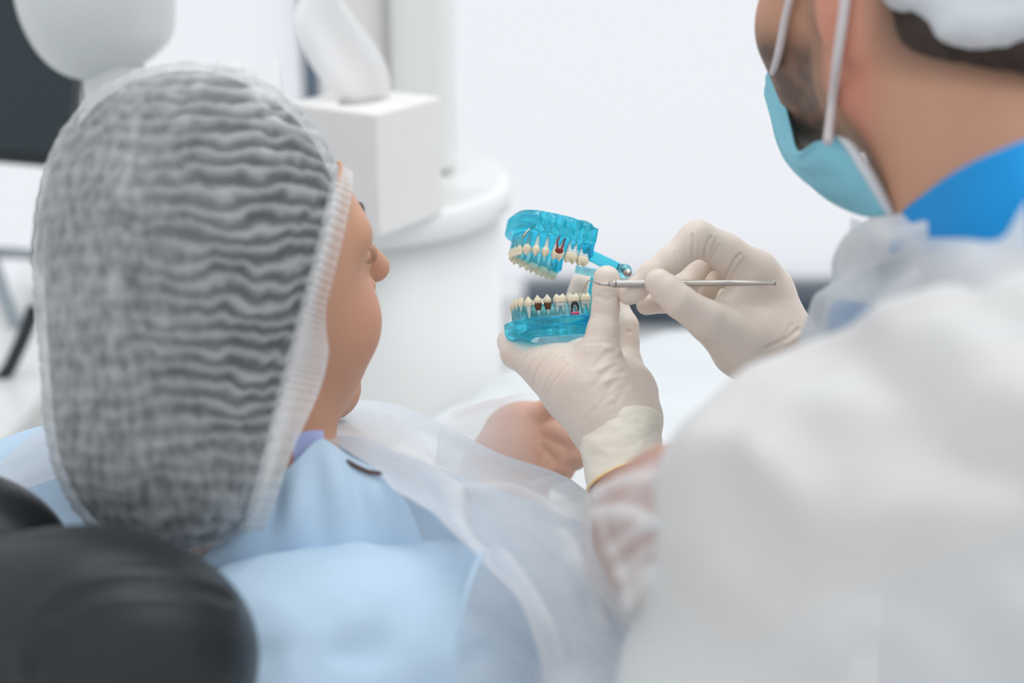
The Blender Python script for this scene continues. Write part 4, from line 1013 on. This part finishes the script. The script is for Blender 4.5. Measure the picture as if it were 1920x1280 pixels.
# teeth: crown (biting edge at z = 0, root towards +z), made once per kind and shared
def crown_inc(p): return smax(ellip(p, (0, 0, 4.6), (3.4, 2.9, 5.6)), ellip(p, (0.5, 0, 3.5), (2.6+0*0, 4.0, 4.6))-0.3, 1.0)
def tooth_defs():
    T = {}
    T['incisor'] = (lambda p: smax(smin(ellip(p, (0, 0, 6.2), (2.6, 2.5, 3.6)), rbox(p, (0, 0, 2.6), (0.9+0*2, 2.6, 2.6), 0.8), 2.5), p[:, 2]-8.6, 0.8),
                    lambda p: rcone(p, np.array([0, 0, 7.5]), np.array([0.4, 0, 18.0]), 2.05, 0.7))
    T['canine'] = (lambda p: smax(smin(ellip(p, (0, 0, 6.0), (3.1, 3.1, 4.0)), rcone(p, np.array([0, 0, 1.0]), np.array([0, 0, 5.0]), 0.9, 2.7), 2.0), p[:, 2]-9.0, 0.8),
                   lambda p: rcone(p, np.array([0, 0, 8.0]), np.array([0.4, 0, 20.0]), 2.3, 0.8))
    def cusps(p, pts, r): 
        d = None
        for a in pts:
            e = rcone(p, np.array([a[0], a[1], 1.1]), np.array([a[0]*0.85, a[1]*0.85, 4.5]), 1.0, r); d = e if d is None else smin(d, e, 0.7)
        return d
    T['premolar'] = (lambda p: smax(smin(ellip(p, (0, 0, 5.0), (3.5, 3.3, 3.6)), cusps(p, [(1.9, 0), (-1.9, 0)], 2.2), 1.2), p[:, 2]-8.0, 0.8),
                     lambda p: rcone(p, np.array([0, 0, 7.0]), np.array([0.3, 0, 18.0]), 2.35, 0.8))
    T['molar'] = (lambda p: smax(smin(rbox(p, (0, 0, 5.0), (4.4, 4.7, 3.2), 2.2), cusps(p, [(2.3, 2.5), (-2.3, 2.5), (2.3, -2.5), (-2.3, -2.5)], 2.1), 1.0), p[:, 2]-7.6, 0.8),
                  lambda p: smin(smin(rcone(p, np.array([0, 2.0, 7.0]), np.array([0, 2.9, 17.0]), 2.5, 0.9), rcone(p, np.array([0, -2.0, 7.0]), np.array([0, -2.6, 17.0]), 2.5, 0.9), 1.0), rbox(p, (0, 0, 8.2), (3.0, 3.8, 1.8), 1.2), 1.5))
    return T
TM = {}
for k, (fc_, fr_) in tooth_defs().items():
    out = []
    for part, fn in (('crown', fc_), ('root', fr_)):
        v, f = mesh_sdf(fn, (-7, -7, -1.5), (7, 7, 22), 0.45); v = adj_smooth(v, f, 1, 0.4)
        me = bpy.data.meshes.new('tooth_'+k+'_'+part); me.from_pydata((v*SC).tolist(), [], f.tolist()); me.polygons.foreach_set('use_smooth', [True]*len(me.polygons)); out.append(me)
    TM[k] = out
for k in TM: TM[k][0].materials.append(M_crown); TM[k][1].materials.append(M_root)
KINDS = ['incisor', 'incisor', 'canine', 'premolar', 'premolar', 'molar', 'molar', 'molar']
SCL = [0.80, 0.85, 1.0, 0.98, 0.98, 0.98, 1.0, 0.92]
def place(me, name, F, O, x, y, low, yaw, sc, parent, tip=0.0, z=0.0):
    sgz = -1.0 if low else 1.0
    # local axes: tooth x = outward (lip side), y = along the arch, z = towards the root
    out_ = np.array([-math.cos(yaw), math.sin(yaw)*1.0, 0]); root = np.array([tip*math.cos(yaw)*1.0, -tip*math.sin(yaw), sgz]); root /= np.linalg.norm(root)
    along = np.cross(root, out_); along /= np.linalg.norm(along); out_ = np.cross(along, root)
    R = F @ np.column_stack([out_, along, root])
    o = bpy.data.objects.new(name, me)
    w = L2W(F, O, (x, y, sgz*z))
    par_off = np.array(parent.location)
    M4 = Matrix([[*R[i]*sc, w[i]-par_off[i]] for i in range(3)] + [[0, 0, 0, 1]])
    COL.objects.link(o); o.parent = parent; o.matrix_local = M4
    return o
mol_lo = {}
for low in (True, False):
    F, O = (FLo, OLo) if low else (FUp, OUp)
    for side in (-1, 1):
        for i, (x, y) in enumerate(ARCH):
            a = ARCH[max(i-1, 0)] if i else (0.0, -2.7); b = ARCH[min(i+1, 7)]
            t = np.array([b[0]-a[0], b[1]-a[1]]); t /= np.linalg.norm(t)
            yaw = math.atan2(t[0], t[1])*side         # outward direction turns from front to the side
            sc = SCL[i]*(1.0 if low else (1.18 if i < 2 else 1.03))
            tip = 0.12 if (not low and i < 3) else 0.0
            me_c, me_r = TM[KINDS[i]]
            zz = 0.0 if low else (-0.3 if i < 3 else 0.4)
            o = place(me_c, 'tooth', F, O, x, y*side, low, yaw, sc, model, tip, zz)
            r = bpy.data.objects.new('root', me_r); COL.objects.link(r); r.parent = o
            if side == -1: mol_lo[(low, i)] = (F, O, x, y*side, yaw, sc, o)
def on_tooth(key, pts):
    F, O, x, y, yaw, sc, o = mol_lo[key]; low = key[0]; sgz = -1.0 if low else 1.0
    out_ = np.array([-math.cos(yaw), math.sin(yaw), 0]); root = np.array([0, 0, sgz]); al = np.cross(root, out_)
    return [L2W(F, O, np.array([x, y, 0]) + sc*(a*out_ + b*al + c*root)) for a, b, c in pts]
def tooth_part(name, key, v, f, m): return obj(name, v, f, m, model)
# decay on two lower premolars
for key in ((True, 3), (True, 4)):
    c = on_tooth(key, [(0.2, 0, 8.9)])[0]; up_l = FLo[:, 2]
    fn = lambda p: np.maximum(rcone(p, c + up_l*0.0012, c - up_l*0.0016, 0.0029, 0.0022), 0)*0 + rcone(p, c + up_l*0.0012, c - up_l*0.0016, 0.0027, 0.0020)
    v, f = mesh_sdf(fn, c-0.006, c+0.006, 0.0005); v = v + vnormals(v, f)*(0.0004*fbm(v, 700, 2))[:, None]
    obj('decay', v, f, M_caries, model)['label'] = 'brown decayed tooth neck'
# red pulp with two canals in an upper molar
pc = on_tooth((False, 5), [(4.2, 0, 6.5)])[0]
fn = lambda p: ellip(p, pc, (0.0031, 0.0017, 0.0022))
v, f = mesh_sdf(fn, pc-0.006, pc+0.006, 0.0004); pulp = obj('pulp', v, f, M_pulp, model); pulp['label'] = 'dark red pulp with two canals'
for s in (-1, 1):
    L_ = on_tooth((False, 5), [(4.3, 0.9*s, 6.8), (4.6, 1.8*s, 9.5), (4.3, 2.5*s, 13), (3.6, 2.3*s + 1.0, 18)])
    v, f = tube(spline(L_, 16), np.linspace(0.00080, 0.00045, 16), 8); obj('canal', v, f, M_pulp, pulp)
# black canals with pink ends in a lower molar
L_ = on_tooth((True, 6), [(4.0, 2.5, 15.3), (4.2, 2.6, 12.5), (4.3, 2.2, 10.0), (4.3, 0.8, 8.4), (4.3, -0.8, 8.4), (4.3, -2.2, 10.0), (4.2, -2.6, 12.5), (4.0, -2.0, 14.6)])
v, f = tube(spline(L_, 36), np.concatenate([np.linspace(0.0006, 0.0011, 18), np.linspace(0.0011, 0.0006, 18)]), 8); obj('filled_canal', v, f, M_canal, model)['label'] = 'black filled root canals'
for (a, b, c, r) in ((4.8, 2.4, 16.6, 1.3), (4.8, 0.9, 17.2, 0.9), (4.8, -1.6, 16.5, 1.3), (4.8, 0.2, 16.2, 0.8), (4.8, -0.6, 17.2, 0.9)):
    c3 = on_tooth((True, 6), [(a, b, c)])[0]; fn = lambda p: np.linalg.norm(p-c3, axis=1)-r*0.001
    v, f = mesh_sdf(fn, c3-0.003, c3+0.003, 0.0004); obj('abscess', v, f, M_absc, model)
# steel implant in the upper front
L_ = [L2W(FUp, OUp, (3.0, -13, z_)) + CF*0 for z_ in (11, 14, 17, 21)]
v, f = tube(spline([P(981, 444, 0.985), P(990, 432, 0.987), P(1002, 424, 0.99)], 12), np.linspace(0.0011, 0.0005, 12), 8); obj('implant', v, f, M_metal, model)
# hinge: upper arm bar, ball with screw, lower post
def bar(name, a, b, w, h, m):
    d = b-a; L0 = np.linalg.norm(d); d = d/L0; s = np.cross(d, CU); s /= np.linalg.norm(s); u = np.cross(s, d)
    v, f = bevel_box((a+b)/2, (L0/2, w/2, h/2), min(w, h)*0.14, np.column_stack([d, s, u]), seg=2); return obj(name, v, f, m, model, smooth=False)
bar('hinge_bar', P(1098, 474, 1.005), P(1162, 504, 0.998), 0.010, 0.0085, M_resin)
bar('hinge_bar', P(1085, 505, 1.030), P(1160, 520, 1.01), 0.010, 0.006, M_resin2)
bar('hinge_post', P(1098, 632, 1.012), P(1120, 520, 1.008), 0.012, 0.007, M_resin)
hb = P(1171, 508, 0.993)
v, f = mesh_sdf(lambda p: np.linalg.norm(p-hb, axis=1)-0.0052, hb-0.007, hb+0.007, 0.0006); ball = obj('hinge_ball', v, f, M_resin2, model)
Mz = np.column_stack([ax((1, 0, 0)), ax((0, 0, 1)), ax((-0.35, 1, 0.3))]); 
v, f = lathe([(0, -0.0072), (0.0013, -0.0070), (0.0014, -0.0062), (0.0026, -0.0060), (0.0029, -0.0054), (0.0029, -0.0042), (0.0016, -0.004), (0.0016, 0.004), (0, 0.004)], hb, 24, Mz)
obj('screw', v, f, M_metal, ball)

# ------------------------------------------------------------------ probe
pr = thing('dental_probe', 'thin steel dental probe with a knurled grip, held in the right hand', 'dental probe', P(1290, 532, 0.945))
tip = spline([P(1083, 571, 0.978), P(1090, 552, 0.970), P(1098, 535, 0.962), P(1103, 527, 0.957), P(1109, 526, 0.951), P(1118, 530, 0.945), P(1128, 532.5, 0.9425), P(1143, 532.5, 0.942)], 50)
v, f = tube(tip, np.interp(np.linspace(0, 1, 50), [0, 0.5, 0.75, 1], [0.00018, 0.00045, 0.0008, 0.0013]), 10); obj('hooked_tip', v, f, M_metal, pr)
a, b = P(1140, 532.5, 0.942), P(1300, 531, 0.946)
ax_ = (b-a)/np.linalg.norm(b-a)
def bar_lathe(a, b, prof, seg=20):
    d = b-a; Lh = np.linalg.norm(d); pts_ = [a + d*t for t, r in prof]; return tube(pts_, [r for t, r in prof], seg)
v, f = bar_lathe(a, b, [(0, 0.0012), (0.01, 0.0019), (0.05, 0.0020), (0.06, 0.0024), (0.07, 0.0024), (0.095, 0.0025)]); obj('collar', v, f, M_metal, pr)
# knurled grip: crossed helical grooves as real relief
nz, ns = 210, 48; kv = []
s1 = np.cross(ax_, CU); s1 /= np.linalg.norm(s1); s2 = np.cross(ax_, s1)
for i in range(nz):
    t = i/(nz-1); c = a + (b-a)*(0.09+0.66*t)
    for k in range(ns):
        w = 2*math.pi*k/ns; z_ = t*0.66*np.linalg.norm(b-a)
        g = max(abs(math.sin(z_/0.0016*math.pi + w*5)), 0) * abs(math.sin(z_/0.0016*math.pi - w*5))
        r = 0.00225 + 0.00038*g
        kv.append(c + r*(math.cos(w)*s1 + math.sin(w)*s2))
kf = [(i*ns+k, i*ns+(k+1) % ns, (i+1)*ns+(k+1) % ns, (i+1)*ns+k) for i in range(nz-1) for k in range(ns)]
obj('knurled_grip', np.array(kv), kf, M_knurl, pr)
c2 = P(1455, 530.5, 0.942)
v, f = bar_lathe(P(1258, 531.4, 0.945), c2, [(0, 0.0024), (0.12, 0.0024), (0.16, 0.0019), (0.185, 0.0019), (0.20, 0.0023), (0.55, 0.0021), (0.97, 0.0013), (0.975, 0.0018), (0.995, 0.0018), (1.0, 0.0012)]); obj('handle', v, f, M_metal, pr)
